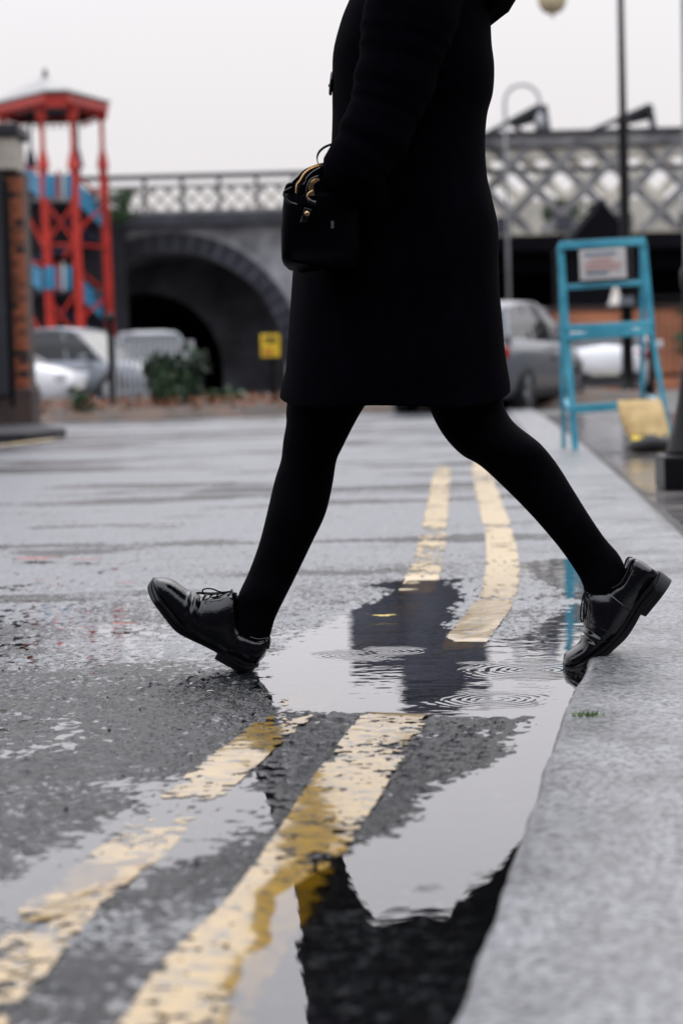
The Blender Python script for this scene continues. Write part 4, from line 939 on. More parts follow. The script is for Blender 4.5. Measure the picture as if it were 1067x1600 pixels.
# sandbag leaning over the frame's foot
sb_y = 15.1; sk = thing('sandbag', 'ochre sandbag with yellow mouth beside the turquoise frame', 'sandbag', (at(1008, 705, sb_y).x, sb_y, .03))
def kp_(px, py, dy=0.0): return at(px, py, sb_y+dy)
rings = []
for (xa, xb_, py, th, dy) in ((972, 1040, 626, .01, .22), (969, 1042, 634, .05, .19), (973, 1044, 655, .085, .13), (979, 1046, 675, .08, .06), (984, 1047, 684, .06, .02), (983, 1046, 690, .02, .0)):
    a, b = kp_(xa, py), kp_(xb_, py); c = (a+b)/2; hw_ = (b.x-a.x)/2
    rings.append([Vector((c.x+hw_*math.copysign(abs(math.cos(t))**.5, math.cos(t)), sb_y+dy+th*math.copysign(abs(math.sin(t))**.6, math.sin(t)), c.z + .008*math.sin(3*t+py))) for t in [2*math.pi*k/24 for k in range(24)]])
MB().loft(rings).build('sack', M['sack'], sk, smooth=True)
ms = MB(); rings = []
for i, (py, th, s) in enumerate(((684, .07, 1.0), (690, .09, 1.02), (697, .07, .98), (700, .03, .9))):
    a, b = kp_(985, py), kp_(1044, py); c = (a+b)/2; hw_ = (b.x-a.x)/2*s
    rings.append([Vector((c.x+hw_*math.cos(t), sb_y-.03+th*math.sin(t), c.z+.02*math.sin(4*t+i)-.01*i)) for t in [2*math.pi*k/24 for k in range(24)]])
ms.loft(rings).build('mouth', M['sackyellow'], sk, smooth=True)
ms = MB(); rings = []
for (z, w_, th) in ((.03, .13, .07), (.06, .15, .09), (.10, .13, .08), (.125, .08, .04)):
    c = kp_(1018, 700); rings.append([Vector((c.x+w_*math.cos(t), sb_y-.05+th*math.sin(t), z+.008*math.sin(3*t))) for t in [2*math.pi*k/20 for k in range(20)]])
ms.loft(rings).build('black_liner', M['trim'], sk, smooth=True)

# cast-iron post at the right edge
q = gnd(1085, 762, .03); ip = thing('iron_post', 'black cast-iron post with square flared base at the right edge', 'bollard', (q.x, q.y, .03))
sc_ = q.y
wpx = 1.0/(FPX/q.y)
hw_ = 55*wpx
MB().loft([[Vector((q.x+s*w_, q.y+t_*w_, .03+z)) for s, t_ in ((-1, -1), (1, -1), (1, 1), (-1, 1))] for w_, z in ((hw_, 0), (hw_, 50*wpx), (hw_*.95, 53*wpx))]).build('base', M['iron'], ip, bevel=.006)
MB().lathe((q.x, q.y, .03+52*wpx), [(hw_*.86, 0), (hw_*.8, 8*wpx), (hw_*.62, 40*wpx), (hw_*.45, 85*wpx), (hw_*.34, 130*wpx), (hw_*.30, 150*wpx)], 18).build('flare', M['iron'], ip, smooth=True)
MB().lathe((q.x, q.y, .03+200*wpx), [(hw_*.30, 0), (hw_*.27, .3), (hw_*.33, .32), (hw_*.33, .38), (hw_*.2, .42), (hw_*.05, .47)], 18).build('shaft', M['iron'], ip, smooth=True)

# ------------------------------------------------------------------ fallen leaves, weed on the kerb
def leaf(label, p, size, rz, mt, tilt=.1):
    n = 9; vs_ = []; fs = []
    for i in range(n):
        t = i/(n-1); w_ = size*.28*math.sin(math.pi*min(1, t*1.02))**.8*(1+.25*math.sin(t*22)); z = .002+.012*size*math.sin(t*9)+tilt*size*t*.1
        vs_ += [(t*size-size/2, -w_, z+.02*size), (t*size-size/2, 0, z), (t*size-size/2, w_, z+.015*size)]
    for i in range(n-1): fs += [(3*i, 3*i+1, 3*i+4, 3*i+3), (3*i+1, 3*i+2, 3*i+5, 3*i+4)]
    rm_ = Matrix.Rotation(rz, 3, 'Z'); mb = MB().add([Vector(p)+rm_ @ Vector(v) for v in vs_], fs)
    mb.add([Vector(p)+rm_ @ Vector(v) for v in ((-size/2, -.0012, .005), (-size*.8, 0, .012), (-size/2, .0012, .005))], [(0, 1, 2)])
    o = mb.build('fallen_leaf', mt); tag(o, label, 'leaf', 'leaves on the wet road'); return o
def gl(px, py, dz=.004):
    q = gnd(px, py); z = float(road_h(np.array([[q.x]]), np.array([[q.y]]))[0, 0]); return (q.x, q.y, max(z, 0)+dz+.003)
leaf('red leaf on the wet road left of the raised toe', gl(197, 918), .055, .1, M['leafstreakred'])
leaf('orange leaf lying across the yellow line nearer the kerb', gl(784, 857), .075, 0.05, M['leaforange'], .05)
leaf('thin red leaf on the road just below the raised toe', gl(195, 981), .07, -.2, M['leafstreakred'])
leaf('dark red streak standing in for the tower reflection at the left edge, larger of two', gl(60, 880), .16, .05, M['leafstreakred'])  # red tower mirrored in the wet road, painted as a flat red shape
leaf('dark red streak standing in for the tower reflection, right of the larger one', gl(135, 881), .10, 0.0, M['leafstreakred'])  # second piece of the painted tower reflection
leaf('small brown leaf on the road near the left edge', gl(65, 911), .035, .9, M['leafstreakred'])
leaf('small yellow leaf floating at the far end of the puddle', gl(600, 968), .06, .05, M['sackyellow'], .02)
gr_ = MB()
for i in range(170):
    px_ = random.uniform(0, 860); py_ = random.choice([random.uniform(880, 1060), random.uniform(1000, 1500)]); q0 = gnd(px_, py_); q = gl(px_, py_, -.003)
    if float(road_h(np.array([[q0.x]]), np.array([[q0.y]]), 0.0)[0, 0]) < .0012: continue
    if q[0] > float(kerb_x(q[1]))-.05: continue
    r_ = random.uniform(.002, .005)
    gr_.add([Vector(q)+Vector((random.uniform(.7, 1.2)*r_*a, random.uniform(.7, 1.2)*r_*b, random.uniform(.6, 1)*r_*c)) for a, b, c in ((1, 0, 0), (-1, 0, 0), (0, 1, 0), (0, -1, 0), (0, 0, 1), (0, 0, -1))], [(0, 2, 4), (2, 1, 4), (1, 3, 4), (3, 0, 4), (2, 0, 5), (1, 2, 5), (3, 1, 5), (0, 3, 5)])
tag(gr_.build('grit', M['bark']), 'loose dark grit scattered over the wet asphalt', 'grit', kind='stuff')
tk = thing('weed_tuft', 'tiny bright green moss tuft on the kerb edge', 'weed', tuple(gnd(918, 1118, .03)))
c = gnd(918, 1118, .028); mb = MB()
for i in range(60):
    a = random.uniform(0, 6.28); r_ = random.uniform(0, .022); q = c+Vector((math.cos(a)*r_*1.2, math.sin(a)*r_, 0)); d = Vector((random.uniform(-.006, .006), random.uniform(-.006, .006), random.uniform(.003, .009)))
    mb.add([q+Vector((-.0012, 0, 0)), q+Vector((.0012, 0, 0)), q+d], [(0, 1, 2)])
mb.build('blade', M['grassy'], tk)

# ================================================================== THE WALKER
PY = 4.60
pe = thing('person', 'person in knee-length black coat, tights and lace-up shoes striding off the kerb', 'person', (at(640, 1050, PY).x, PY, 0))
def wp(px, py, dy=0.0): return at(px, py, PY+dy)
def leg_rings(pairs, dys, n=28, k=0.95, sub=5):
    P = crom([(a[0], a[1], b[0], b[1], d) for (a, b), d in zip(pairs, dys)], sub); rings = []
    for i_, (lx, ly, rx, ry, d) in enumerate(P):
        k = .95 - .2*float(sstep(.72, .86, np.array(i_/(len(P)-1))))
        A = wp(lx, ly, d); B = wp(rx, ry, d); C = (A+B)/2; a = (B-A)/2; bY = Vector((0, a.length*k, 0))
        rings.append([C + a*math.cos(2*math.pi*i/n) + bY*math.sin(2*math.pi*i/n) for i in range(n)])
    return rings
lead = [((580, 380), (700, 370)), ((505, 520), (632, 545)), ((452, 617), (572, 632)), ((447, 662), (551, 668)), ((442, 690), (535, 700)), ((439, 718), (526, 720)), ((429, 750), (520, 757)), ((418, 797), (509, 803)), ((405, 848), (487, 850)), ((388, 895), (463, 900)), ((373, 927), (445, 936)), ((367, 952), (431, 965)), ((364, 978), (423, 993)), ((360, 1005), (415, 1022))]
ld = [0.07]*3 + [.06]*4 + [.05]*3 + [.04]*4
trail = [((600, 380), (730, 380)), ((618, 540), (772, 520)), ((664, 625), (783, 612)), ((680, 660), (791, 643)), ((698, 688), (806, 663)), ((722, 712), (828, 680)), ((750, 728), (847, 696)), ((792, 767), (871, 726)), ((832, 808), (896, 766)), ((869, 851), (921, 806)), ((892, 883), (945, 841)), ((908, 910), (968, 868)), ((914, 934), (979, 894)), ((924, 962), (990, 928))]
td = [-.07]*3 + [-.06]*4 + [-.04]*3 + [-.02]*4
bd_ = MB()
bd_.loft(leg_rings(lead, ld)); bd_.loft(leg_rings(trail, td))
def ell_rings(rows, n=28):
    R_ = []
    for py, fx, bx_, hd in rows:
        A = wp(fx, py); B = wp(bx_, py); C = (A+B)/2; a = (B.x-A.x)/2
        R_.append([C + Vector((a*math.cos(2*math.pi*i/n), hd*math.sin(2*math.pi*i/n), 0)) for i in range(n)])
    return R_
# trunk, neck and head (the photograph cuts the figure at the chest)
bd_.loft(ell_rings([(440, 570, 740, .15), (380, 555, 748, .165), (300, 560, 735, .155), (210, 565, 725, .13), (120, 555, 735, .14), (20, 560, 735, .165), (-50, 585, 725, .185), (-85, 615, 705, .13), (-110, 620, 695, .065), (-140, 616, 690, .052), (-152, 600, 690, .052), (-165, 578, 692, .056), (-190, 570, 708, .066), (-240, 562, 718, .075), (-290, 565, 715, .073), (-330, 590, 695, .055), (-348, 625, 665, .02)]))
bd_.tube([wp(568, -232, 0), wp(559, -212, 0), wp(556, -204, 0), wp(566, -197, 0)], [.006, .008, .009, .006], 8)          # nose
bd_.tube([wp(574, -186), wp(577, -172), wp(584, -160)], [.014, .014, .017], 10)                                          # chin, lips
for s in (-1, 1):
    bd_.tube([wp(640, -222, s*.072), wp(648, -215, s*.082), wp(640, -200, s*.074)], [.01, .016, .008], 8)   # ears
    sh = wp(655, -45, s*.17); el_ = wp(628, 150, s*.235); wr_ = wp(562, 266, -.238) if s < 0 else wp(618, 262, .215); pm = wp(596, 322, s*.13)
    bd_.tube([sh, sh.lerp(el_, .5), el_, el_.lerp(wr_, .4), wr_, wr_.lerp(pm, .5), pm], [.048, .043, .036, .036, .025, .03, .033], 14)
    for k in range(4):
        q = pm + Vector((-.012+.012*k, 0, -.01)); bd_.tube([q, q+Vector((.004, 0, -.03)), q+Vector((.014, .004, -.055-.005*(k in (1, 2)))), q+Vector((.024, .006, -.07-.006*(k in (1, 2))))], [.009, .0085, .008, .006], 8)
    bd_.tube([wr_.lerp(pm, .6), pm+Vector((-.035, -.005, .0)), pm+Vector((-.035, -.006, -.028))], [.011, .01, .008], 8)
bd_.m = 0
body = bd_.build('body', [M['tights'], M['skin']], pe, smooth=True)
rmod = body.modifiers.new('remesh', 'REMESH'); rmod.mode = 'VOXEL'; rmod.voxel_size = 0.006; rmod.use_smooth_shade = True
smm = body.modifiers.new('smooth', 'SMOOTH'); smm.factor = .5; smm.iterations = 4
# bake it, so skin and tights can be assigned by height
dg = bpy.context.evaluated_depsgraph_get(); bme = bpy.data.meshes.new_from_object(body.evaluated_get(dg)); body.modifiers.clear(); body.data = bme
bme.materials.clear(); bme.materials.append(M['tights']); bme.materials.append(M['skin'])
hz = wp(640, -95).z - wloc(body).z; az = wp(640, 265).z - wloc(body).z; az0 = wp(640, 400).z - wloc(body).z
mi = [1 if (p.center.z > hz or (az0 < p.center.z < az and abs(p.center.y + wloc(body).y - PY) > .15)) else 0 for p in bme.polygons]
bme.polygons.foreach_set('material_index', mi); bme.polygons.foreach_set('use_smooth', [True]*len(mi))
# hair: bob above the frame
hr = MB(); hr.loft(ell_rings([(-120, 655, 716, .07), (-160, 640, 728, .082), (-200, 626, 732, .085), (-240, 610, 732, .086), (-275, 582, 728, .084), (-310, 572, 722, .076), (-342, 592, 702, .056), (-358, 628, 668, .02)]))
hr.build('hair', M['hair'], pe, smooth=True)
for s in (-1, 1): MB().lathe(wp(577, -234, s*.03)-Vector((0, 0, .008)), [(.002, 0), (.010, .004), (.012, .008), (.010, .012), (.002, .016)], 10).build('eye', M['trim'], pe)

# coat ------------------------------------------------------------------
coat_rows = [(-92, 612, 708, .085), (-72, 585, 728, .17), (-45, 562, 752, .205), (0, 545, 764, .215), (30, 533, 765, .215), (75, 521, 767, .212), (110, 519, 771, .208), (150, 519, 769, .20), (185, 519, 760, .192), (230, 517, 757, .19), (280, 512, 760, .195), (320, 507, 769, .205), (360, 501, 777, .21), (420, 490, 778, .215), (465, 478, 780, .218), (510, 465, 784, .222), (555, 452, 788, .226), (598, 440, 795, .23), (613, 437, 796, .232)]
P = crom(coat_rows, 6); n = 72; rings = []
for k_, (py, fx, bx_, hd) in enumerate(P):
    A = wp(fx, py); B = wp(bx_, py); C = (A+B)/2; a = (B.x-A.x)/2; h = max(0, min(1, (py-200)/410.0)); rg = []
    for i in range(n):
        t = 2*math.pi*i/n; cs, sn = math.cos(t), math.sin(t)
        fold = (.010*math.sin(5*t+1.3) + .006*math.sin(9*t+.4))*h*abs(sn) + .004*math.sin(py*.045 + 3*t)*abs(sn)
        e = .86
        x = a*math.copysign(abs(cs)**e, cs); y = (hd+fold)*math.copysign(abs(sn)**e, sn)
        z = C.z - .026*max(0, -sn)*h**4 + .008*h**4*math.sin(3*t+.6)*abs(sn)
        rg.append(Vector((C.x+x, PY+y, z)))
    rings.append(rg)
last = rings[-1]; c_ = sum(last, Vector())/n
inner = [[c_.lerp(p, .975) + Vector((0, 0, -.003+(p.z-c_.z))) - Vector((0, 0, (c_.lerp(p, .975).z-c_.z))) for p in last], [c_.lerp(p, .955)+Vector((0, 0, .02)) for p in last], [c_.lerp(p, .85)+Vector((0, 0, .25)) for p in last]]
ct = MB(); ct.loft(rings+inner)
coat = ct.build('coat', M['coat'], pe, smooth=True)
# sleeves with bunched wrinkles
def sleeve(pts, s, wr=1.0):
    Q = crom(pts, 10); path = []; rad = []
    cr = []
    for i, (px, py, dy, r_) in enumerate(Q):
        path.append(wp(px, py, dy)); cr.append(r_ + wr*.0012*math.sin(i*1.05+.5+1.5*math.sin(i*.31))*min(1, i/14.0)*(.4+abs(math.sin(i*.21))) + wr*.002*math.sin(i*.43))
    return MB().tube(path, cr, 26).build('sleeve', M['coat'], coat, smooth=True)
sleeve([(668, -62, -.15, .075), (648, 0, -.20, .088), (632, 60, -.215, .080), (618, 120, -.225, .073), (600, 175, -.235, .066), (578, 225, -.245, .062), (556, 262, -.25, .058), (553, 292, -.225, .052), (585, 330, -.14, .045)], -1)
sleeve([(668, -62, .15, .075), (655, 0, .20, .085), (652, 60, .215, .078), (650, 130, .22, .068), (640, 200, .225, .06), (620, 260, .22, .055), (605, 310, .19, .048)], 1)
# hood lying on the back of the shoulders, and the collar
hd_ = MB(); rings = []
for (px, py, r1, r2) in ((740, -95, .05, .10), (752, -60, .06, .14), (758, -25, .062, .155), (762, 2, .052, .15), (764, 20, .036, .12), (762, 34, .012, .05)):
    c = wp(px, py); rings.append([c + Vector((r1*math.cos(2*math.pi*i/24), r2*math.sin(2*math.pi*i/24), .004*math.sin(i))) for i in range(24)])
hd_.loft(rings).build('hood', M['coat'], coat, smooth=True)
cl_ = MB(); rings = []
for (py, fx, bx_, hh) in ((-70, 585, 730, .12), (-95, 590, 722, .10), (-125, 595, 715, .088)):
    rings += ell_rings([(py, fx, bx_, hh)])
cl_.loft(rings, True, False).build('collar', M['coat'], coat, smooth=True)
# buttons down the front edge
def button(px, py, r_, th, axis):
    c = wp(px, py, -.02); o = MB()
    ax = Vector(axis).normalized(); u = ax.cross(Vector((0, 1, 0))).normalized(); v = ax.cross(u)
    prof = [(r_*.9, -th), (r_, 0), (r_*.85, th), (r_*.5, th*.5), (r_*.05, th*.4)]
    o.loft([[c + ax*z + (u*math.cos(2*math.pi*i/20)+v*math.sin(2*math.pi*i/20))*rr_ for i in range(20)] for rr_, z in prof])
    return o.build('button', M['leather'], coat, smooth=True)
button(517.5, 130, .024, .003, (-1, 0, .12))
MB().tube([wp(519, 134, -.02), wp(515, 130, -.02), wp(513.5, 134, -.02), wp(517, 139, -.02)], .0014, 6).build('button_loop', M['lace'], coat)

# shoes -------------------------------------------------------------------
def shoe(pairs, sole_lo, sole_hi, heel, conv, dY, wmul, laces, bow, eyelets_s, crease_s, label):
    """pairs: (welt point, top point) in zoom px from toe to heel; sole_lo/hi outlines; heel polygon"""
    C = lambda p: wp(*conv(p), dY)
    root = thing('shoe'); root.parent = pe; root.location = C(pairs[len(pairs)//2][0]) - wloc(pe); root['label'] = label
    W_ = [.016, .034, .042, .0455, .047, .047, .0455, .043, .0405, .038, .037, .036, .034, .028, .010][:len(pairs)]
    P = crom([(b[0], b[1], t[0], t[1], w) for (b, t), w in zip(pairs, W_)], 8); n = 21
    def rings_for(P, off=0.0, s0=0, s1=None, top_cut=0):
        R_ = []; N = len(P); s1 = N if s1 is None else s1
        for i in range(s0, s1):
            bx_, by_, tx_, ty_, w = P[i]; B = C((bx_, by_)); T_ = C((tx_, ty_)); sidx = i/8.0; up = (T_-B); rg = []
            tang = (C((P[min(i+1, N-1)][0], P[min(i+1, N-1)][1])) - C((P[max(i-1, 0)][0], P[max(i-1, 0)][1]))).normalized()
            for k in range(n):
                th = math.pi*k/(n-1); cs, sn = math.cos(th), math.sin(th)
                q1 = float(sstep(5, 7, np.array(sidx))); q2 = float(sstep(7.6, 10.2, np.array(sidx)))
                ee = (.62+.1*q1)*(1-q2)+.34*q2; yp = .75*(1-q2)+.45*q2
                y = w*math.copysign(abs(cs)**yp, cs)*(1-(.1+.18*q1*(1-q2))*sn**2); v = abs(sn)**ee
                p = B + up*v + Vector((0, y, 0))
                cr = 0.0
                for (sc0, am, wd) in crease_s: cr += am*math.exp(-((sidx-sc0-.35*(1-sn))/wd)**2)*sn**.7
                nrm = (up.normalized()*sn + Vector((0, math.copysign(abs(cs), cs), 0)))
                if nrm.length > 1e-6: nrm.normalize()
                p += nrm*(cr+off); rg.append(p)
            R_.append(rg)
        return R_
    MB().loft(rings_for(P), closed=True).build('vamp', M['leather'], root, smooth=True)
    # quarters: overlapping panels with a slanted front edge
    full = rings_for(P, .0016, int(8*6.1), len(P)-1)
    qn = MB(); v = []; f = []
    for i, rg in enumerate(full):
        for k, p in enumerate(rg): v.append(p)
    for i in range(len(full)-1):
        for k in range(n-1):
            sfr = (i)/8.0+6.1; edge = 6.2 + .9*abs(math.sin(math.pi*k/(n-1)) - .55)
            if sfr < edge: continue
            kk = abs(k-(n-1)/2)
            if sfr < 9.3 and kk < 3.0: continue
            if sfr >= 9.3: continue
            f.append((i*n+k, i*n+k+1, (i+1)*n+k+1, (i+1)*n+k))
    qo = qn.add(v, f).build('quarter', M['leather'], root, smooth=True)
    so = qo.modifiers.new('solid', 'SOLIDIFY'); so.thickness = .0014; so.offset = -1
    for sgn in (-1, 1):
        top = [(P[i][2], P[i][3], P[i][4]) for i in range(8*8, len(P)-6, 2)]
        MB().tube([C((a_, b_)) + Vector((0, sgn*(w_*float(sstep(-3, 12, np.array(k_)))*.96), -.001)) for k_, (a_, b_, w_) in enumerate(top)], .0021, 8).build('collar_binding', M['leather'], root, smooth=True)
    # sole and welt
    lo = crom(sole_lo, 6); hi = crom(sole_hi, 6); m_ = 70
    def resamp(A):
        d = np.concatenate([[0], np.cumsum(np.hypot(np.diff(A[:, 0]), np.diff(A[:, 1])))]); t = np.linspace(0, d[-1], m_)
        return np.stack([np.interp(t, d, A[:, 0]), np.interp(t, d, A[:, 1])], -1)
    lo = resamp(lo); hi = resamp(hi); rings = []
    wt = np.interp(np.linspace(0, 1, m_), np.linspace(0, 1, len(W_)), W_)
    for i in range(m_):
        B = C(lo[i]); T_ = C(hi[i]); u = i/(m_-1)
        w = .0525*min(1, (max(0, u+.006)/.16)**.5)*(1-.30*sstep(.30, .62, np.array(u))+.08*sstep(.7, .85, np.array(u)))*min(1, ((1.006-u)/.10)**.5); w = float(w)
        mid = B.lerp(T_, .55)
        rings.append([B+Vector((0, -w*.95, 0)), B.lerp(T_, .15)+Vector((0, -w, 0)), mid+Vector((0, -w, 0)), B.lerp(T_, .62)+Vector((0, -w+.0025, 0)), B.lerp(T_, .70)+Vector((0, -w, 0)), T_+Vector((0, -w, 0)), T_+Vector((0, w, 0)), B.lerp(T_, .70)+Vector((0, w, 0)), B.lerp(T_, .62)+Vector((0, w-.0025, 0)), mid+Vector((0, w, 0)), B.lerp(T_, .15)+Vector((0, w, 0)), B+Vector((0, w*.95, 0))])
    MB().loft(rings).build('sole', M['rubber'], root, smooth=False)
    # heel block: horizontal slices between its two outlines
    (ta, tb, ba, bb) = heel; hb = MB(); ss = np.linspace(0, 1, 5); R_ = []
    for s in ss:
        a = C((ta[0]+(ba[0]-ta[0])*s, ta[1]+(ba[1]-ta[1])*s)); b = C((tb[0]+(bb[0]-tb[0])*s, tb[1]+(bb[1]-tb[1])*s))
        rg = []
        for k in range(24):                     # D-shape: round at b (rear), straight at a (front)
            t = -math.pi/2 + math.pi*k/23; x = .42 + .58*math.cos(t); w = .0385*math.sin(t)
            rg.append(a.lerp(b, x) + Vector((0, w, 0)))
        rg += [a+Vector((0, .0365, 0)), a+Vector((0, -.0365, 0))]
        R_.append(rg)
    hb.loft(R_).build('heel', M['rubber'], root, smooth=False, bevel=.0015)
    # laces and bow
    lc = MB()
    for (p, q) in laces:
        A = C(p); B = C(q)
        for s in (-1, 1): lc.tube([A + Vector((0, s*.021, 0)), A.lerp(B, .5) + Vector((0, s*.012, .002)), B + Vector((0, 0, .003))], .0018, 6)
    for path, yo in bow:
        lc.tube([Vector(C((x, y)) + Vector((0, o_, 0))) for (x, y), o_ in zip(crom(path, 6), np.interp(np.linspace(0, 1, (len(path)-1)*6+1), np.linspace(0, 1, len(yo)), yo))], .0016, 6)
    lc.build('laces', M['lace'], root, smooth=True)
    return root
conv1 = lambda p: (220+p[0]/4.85, 880+p[1]/4.85)
pairs1 = [((96, 122), (118, 107)), ((115, 160), (165, 108)), ((150, 225), (232, 124)), ((200, 300), (300, 166)), ((265, 380), (352, 203)), ((330, 450), (398, 236)), ((400, 505), (470, 244)), ((480, 555), (590, 233)), ((560, 605), (722, 226)), ((640, 650), (752, 470)), ((730, 695), (825, 538)), ((810, 730), (905, 558)), ((868, 745), (962, 552)), ((888, 748), (974, 610)), ((893, 748), (938, 705))]
lo1 = [(92, 112), (62, 168), (78, 228), (115, 290), (175, 372), (270, 490), (350, 545), (480, 610), (590, 668), (700, 740), (800, 790), (893, 782)]
hi1 = [(104, 110), (110, 160), (138, 228), (188, 306), (256, 392), (322, 458), (400, 515), (480, 563), (590, 625), (700, 690), (800, 735), (897, 745)]
heel1 = ((588, 668), (897, 748), (565, 708), (828, 856))
# the rear of the heel is worn round
shoe(pairs1, lo1, hi1, heel1, conv1, .045, 1, [((475, 268), (495, 240)), ((520, 268), (545, 236)), ((570, 272), (590, 233)), ((612, 276), (640, 231)), ((652, 286), (690, 228))],
     [([(690, 212), (640, 215), (600, 205), (555, 186), (510, 180), (480, 190), (478, 212), (520, 228), (600, 226), (690, 214)], [-.01, -.03, -.035, -.02, -.005]), ([(690, 212), (600, 230), (500, 236), (430, 226), (432, 220), (470, 216), (560, 222), (690, 212)], [0, .01, -.005, -.02, 0]), ([(690, 200), (700, 220), (730, 222)], [0, -.01, -.02])],
     None, [(4.55, .0035, .22), (5.05, -.0055, .18), (5.5, .003, .2), (5.95, -.004, .15)], 'leading black lace-up shoe with raised toe')
conv2 = lambda p: (860+p[0]/5.155, 850+p[1]/5.155)
pairs2 = [((106, 968), (102, 946)), ((150, 966), (113, 890)), ((215, 932), (165, 848)), ((280, 888), (228, 797)), ((340, 843), (250, 742)), ((400, 798), (258, 690)), ((450, 755), (256, 610)), ((510, 690), (262, 500)), ((560, 620), (280, 386)), ((610, 545), (410, 374)), ((660, 465), (492, 334)), ((720, 380), (552, 288)), ((790, 295), (603, 200)), ((832, 243), (640, 114)), ((850, 226), (745, 142))]
lo2 = [(100, 958), (112, 1002), (165, 1018), (235, 998), (330, 940), (420, 885), (500, 820), (590, 740), (660, 640), (712, 545), (800, 440), (900, 310)]
hi2 = [(108, 962), (128, 978), (165, 972), (222, 940), (325, 868), (415, 800), (495, 722), (560, 640), (620, 545), (690, 432), (770, 325), (868, 218)]
heel2 = ((700, 552), (884, 218), (745, 572), (973, 288))
shoe(pairs2, lo2, hi2, heel2, conv2, -.025, 1, [((330, 640), (258, 600)), ((325, 580), (258, 545)), ((325, 520), (262, 495)), ((325, 465), (266, 445)), ((330, 420), (270, 402))],
     [([(280, 385), (255, 395), (238, 450), (225, 560), (232, 605), (248, 600), (250, 520), (268, 440), (280, 390)], [-.012, -.03, -.035, -.03, -.01]), ([(280, 388), (262, 430), (262, 560), (275, 600)], [0, -.015, -.02])],
     None, [(3.9, .003, .22), (4.4, -.006, .2), (4.9, .004, .2), (5.4, -.005, .18)], 'trailing black lace-up shoe bent on the kerb edge')

# ------------------------------------------------------------------ handbag on the forearm
HY = -.235
hbg = thing('handbag', 'black leather handbag with two brass zips hanging at the walker\'s front', 'handbag', tuple(wp(500, 418, HY)))
conv3 = lambda p: (420+p[0]/6.67, 200+p[1]/6.67)
def hb(p, dy=0.0): q = conv3(p); return wp(q[0], q[1], HY+dy)
# body: slices from bottom to top; x extents traced, long axis running away and to the right
sl_ = [(1462, 300, 900), (1440, 190, 930), (1400, 145, 945), (1360, 132, 950), (1250, 126, 950), (1050, 124, 950), (880, 134, 945), (740, 150, 935), (690, 175, 925)]
rings = []
for (zy, xa, xb_) in sl_:
    A = hb((xa, zy)); B = hb((xb_, zy)); n = 32; rg = []
    L_ = (B.x-A.x)
    for i in range(n):
        t = 2*math.pi*i/n; cx_ = math.copysign(abs(math.cos(t))**.45, math.cos(t)); sy_ = math.copysign(abs(math.sin(t))**.55, math.sin(t))
        x_ = (A.x+B.x)/2 + cx_*L_/2; y_ = PY+HY + .02 + sy_*.05 + .004*math.sin(zy*.02+3*t)
        rg.append(Vector((x_, y_, A.z + .006*math.sin(2*t)*(zy > 1380))))
    rings.append(rg)
MB().loft(rings).build('bag_body', M['bagleather'], hbg, smooth=True)
# rising top: two zipped compartments stepping up to the right
def ridge(pts, dy, w, name, mt, r_=None, par=hbg):
    P = [hb(p, dy) for p in crom(pts, 5)]
    if r_: return MB().tube(P, r_, 8).build(name, mt, par, smooth=True)
    mb = MB(); mb.loft([[p + Vector((0, -w, 0)), p + Vector((0, w, 0)), p + Vector((0, w, -.05)), p + Vector((0, -w, -.05))] for p in P]); return mb.build(name, mt, par)
ridge([(165, 640), (230, 590), (300, 520), (370, 450), (450, 410), (540, 380), (640, 370)], .045, .028, 'compartment', M['bagleather'])
ridge([(300, 720), (330, 620), (370, 590), (420, 520), (490, 450), (560, 420), (650, 400)], -.005, .022, 'compartment', M['bagleather'])
def zipper(pts, dy):
    P = crom(pts, 7); mb = MB()
    for i, p in enumerate(P):
        q = hb(p, dy); d = hb(P[min(i+1, len(P)-1)], dy)-hb(P[max(i-1, 0)], dy); mb.beam(q - Vector((0.0038, 0.002, 0)), q + Vector((0.0038, .002, 0)), .005, .0022, up=d)
    zp = mb.build('zip', M['gold'], hbg)
    return zp
zipper([(305, 700), (303, 650), (312, 590), (345, 545), (385, 480), (440, 430), (500, 400), (540, 388)], .005)
zipper([(448, 700), (440, 640), (440, 590), (460, 560), (500, 535)], -.035)
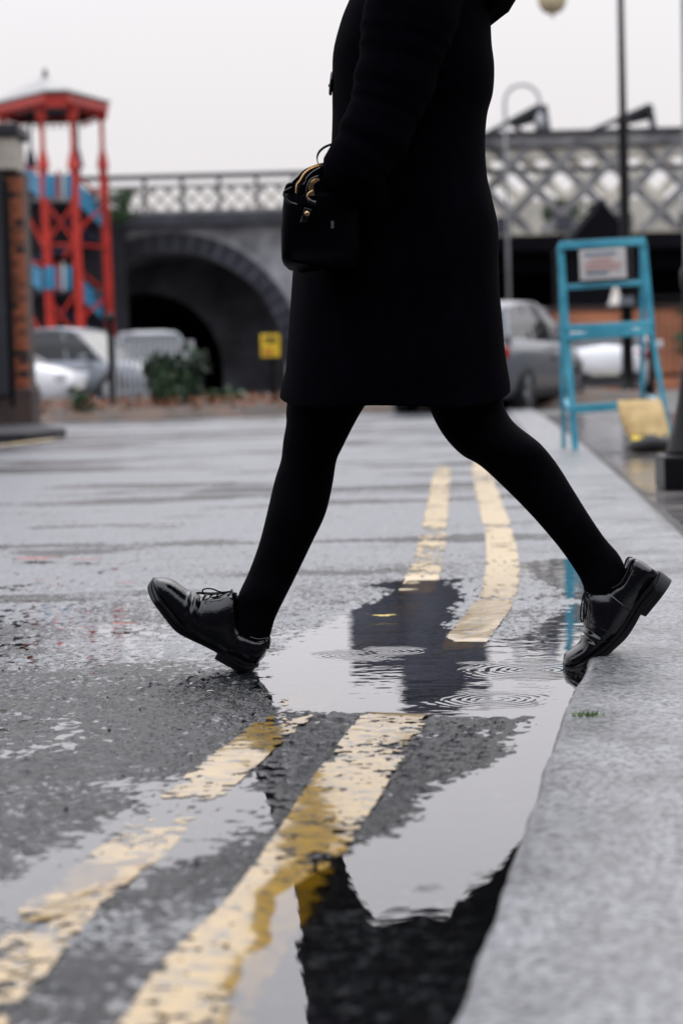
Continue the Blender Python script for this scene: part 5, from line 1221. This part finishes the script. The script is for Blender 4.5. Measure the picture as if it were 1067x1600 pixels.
ridge([(155, 700), (165, 660), (200, 640), (240, 620)], -.03, 0, 'piping', M['steel'] if False else M['leather'], .0022)
ridge([(155, 690), (180, 740), (230, 780), (300, 800)], -.045, 0, 'piping', M['leather'], .0022)
ridge([(345, 700), (360, 600), (390, 560), (400, 520), (460, 460), (540, 415)], -.02, 0, 'piping', M['leather'], .0018)
ridge([(390, 680), (410, 590), (450, 530), (520, 500)], -.04, 0, 'piping', M['leather'], .0018)
ridge([(460, 655), (420, 680), (405, 715), (420, 750), (455, 770), (490, 780)], -.055, 0, 'ring', M['gold'], .0022)
ridge([(415, 755), (450, 775), (490, 785)], -.06, 0, 'ring_tab', M['leather'], .005)
MB().prism([hb((375, 825), -.052), hb((452, 855), -.052), hb((395, 985), -.052), hb((328, 985), -.052)], (0, -.004, 0)).build('tab', M['leather'], hbg, bevel=.0012)
c = hb((400, 893), -.060); MB().loft([[c + Vector((r_*math.cos(2*math.pi*i/18), -d, r_*math.sin(2*math.pi*i/18))) for i in range(18)] for r_, d in ((.0050, 0), (.0048, .002), (.003, .0034), (.0003, .0038))]).build('rivet', M['gold'], hbg, smooth=True)
MB().prism([hb((645, 968), -.056), hb((676, 968), -.056), hb((680, 1045), -.056), hb((648, 1048), -.056)], (0, -.003, 0)).build('clasp', M['steel'], hbg)
P = crom([(520, 400), (500, 340), (498, 290), (520, 240), (570, 195), (640, 165), (720, 150), (800, 170)], 6)
MB().loft([[hb(p, .05)+Vector((0, -.008, 0)), hb(p, .05)+Vector((0, .008, 0)), hb((p[0]+14, p[1]+14), .05)+Vector((0, .008, 0)), hb((p[0]+14, p[1]+14), .05)+Vector((0, -.008, 0))] for p in P]).build('handle', M['leather'], hbg, smooth=True)
P = crom([(165, 650), (175, 600), (205, 575), (245, 570)], 6)
MB().loft([[hb(p, -.02)+Vector((0, -.006, 0)), hb(p, -.02)+Vector((0, .006, 0)), hb((p[0]+12, p[1]+14), -.02)+Vector((0, .006, 0)), hb((p[0]+12, p[1]+14), -.02)+Vector((0, -.006, 0))] for p in P]).build('side_strap', M['leather'], hbg, smooth=True)
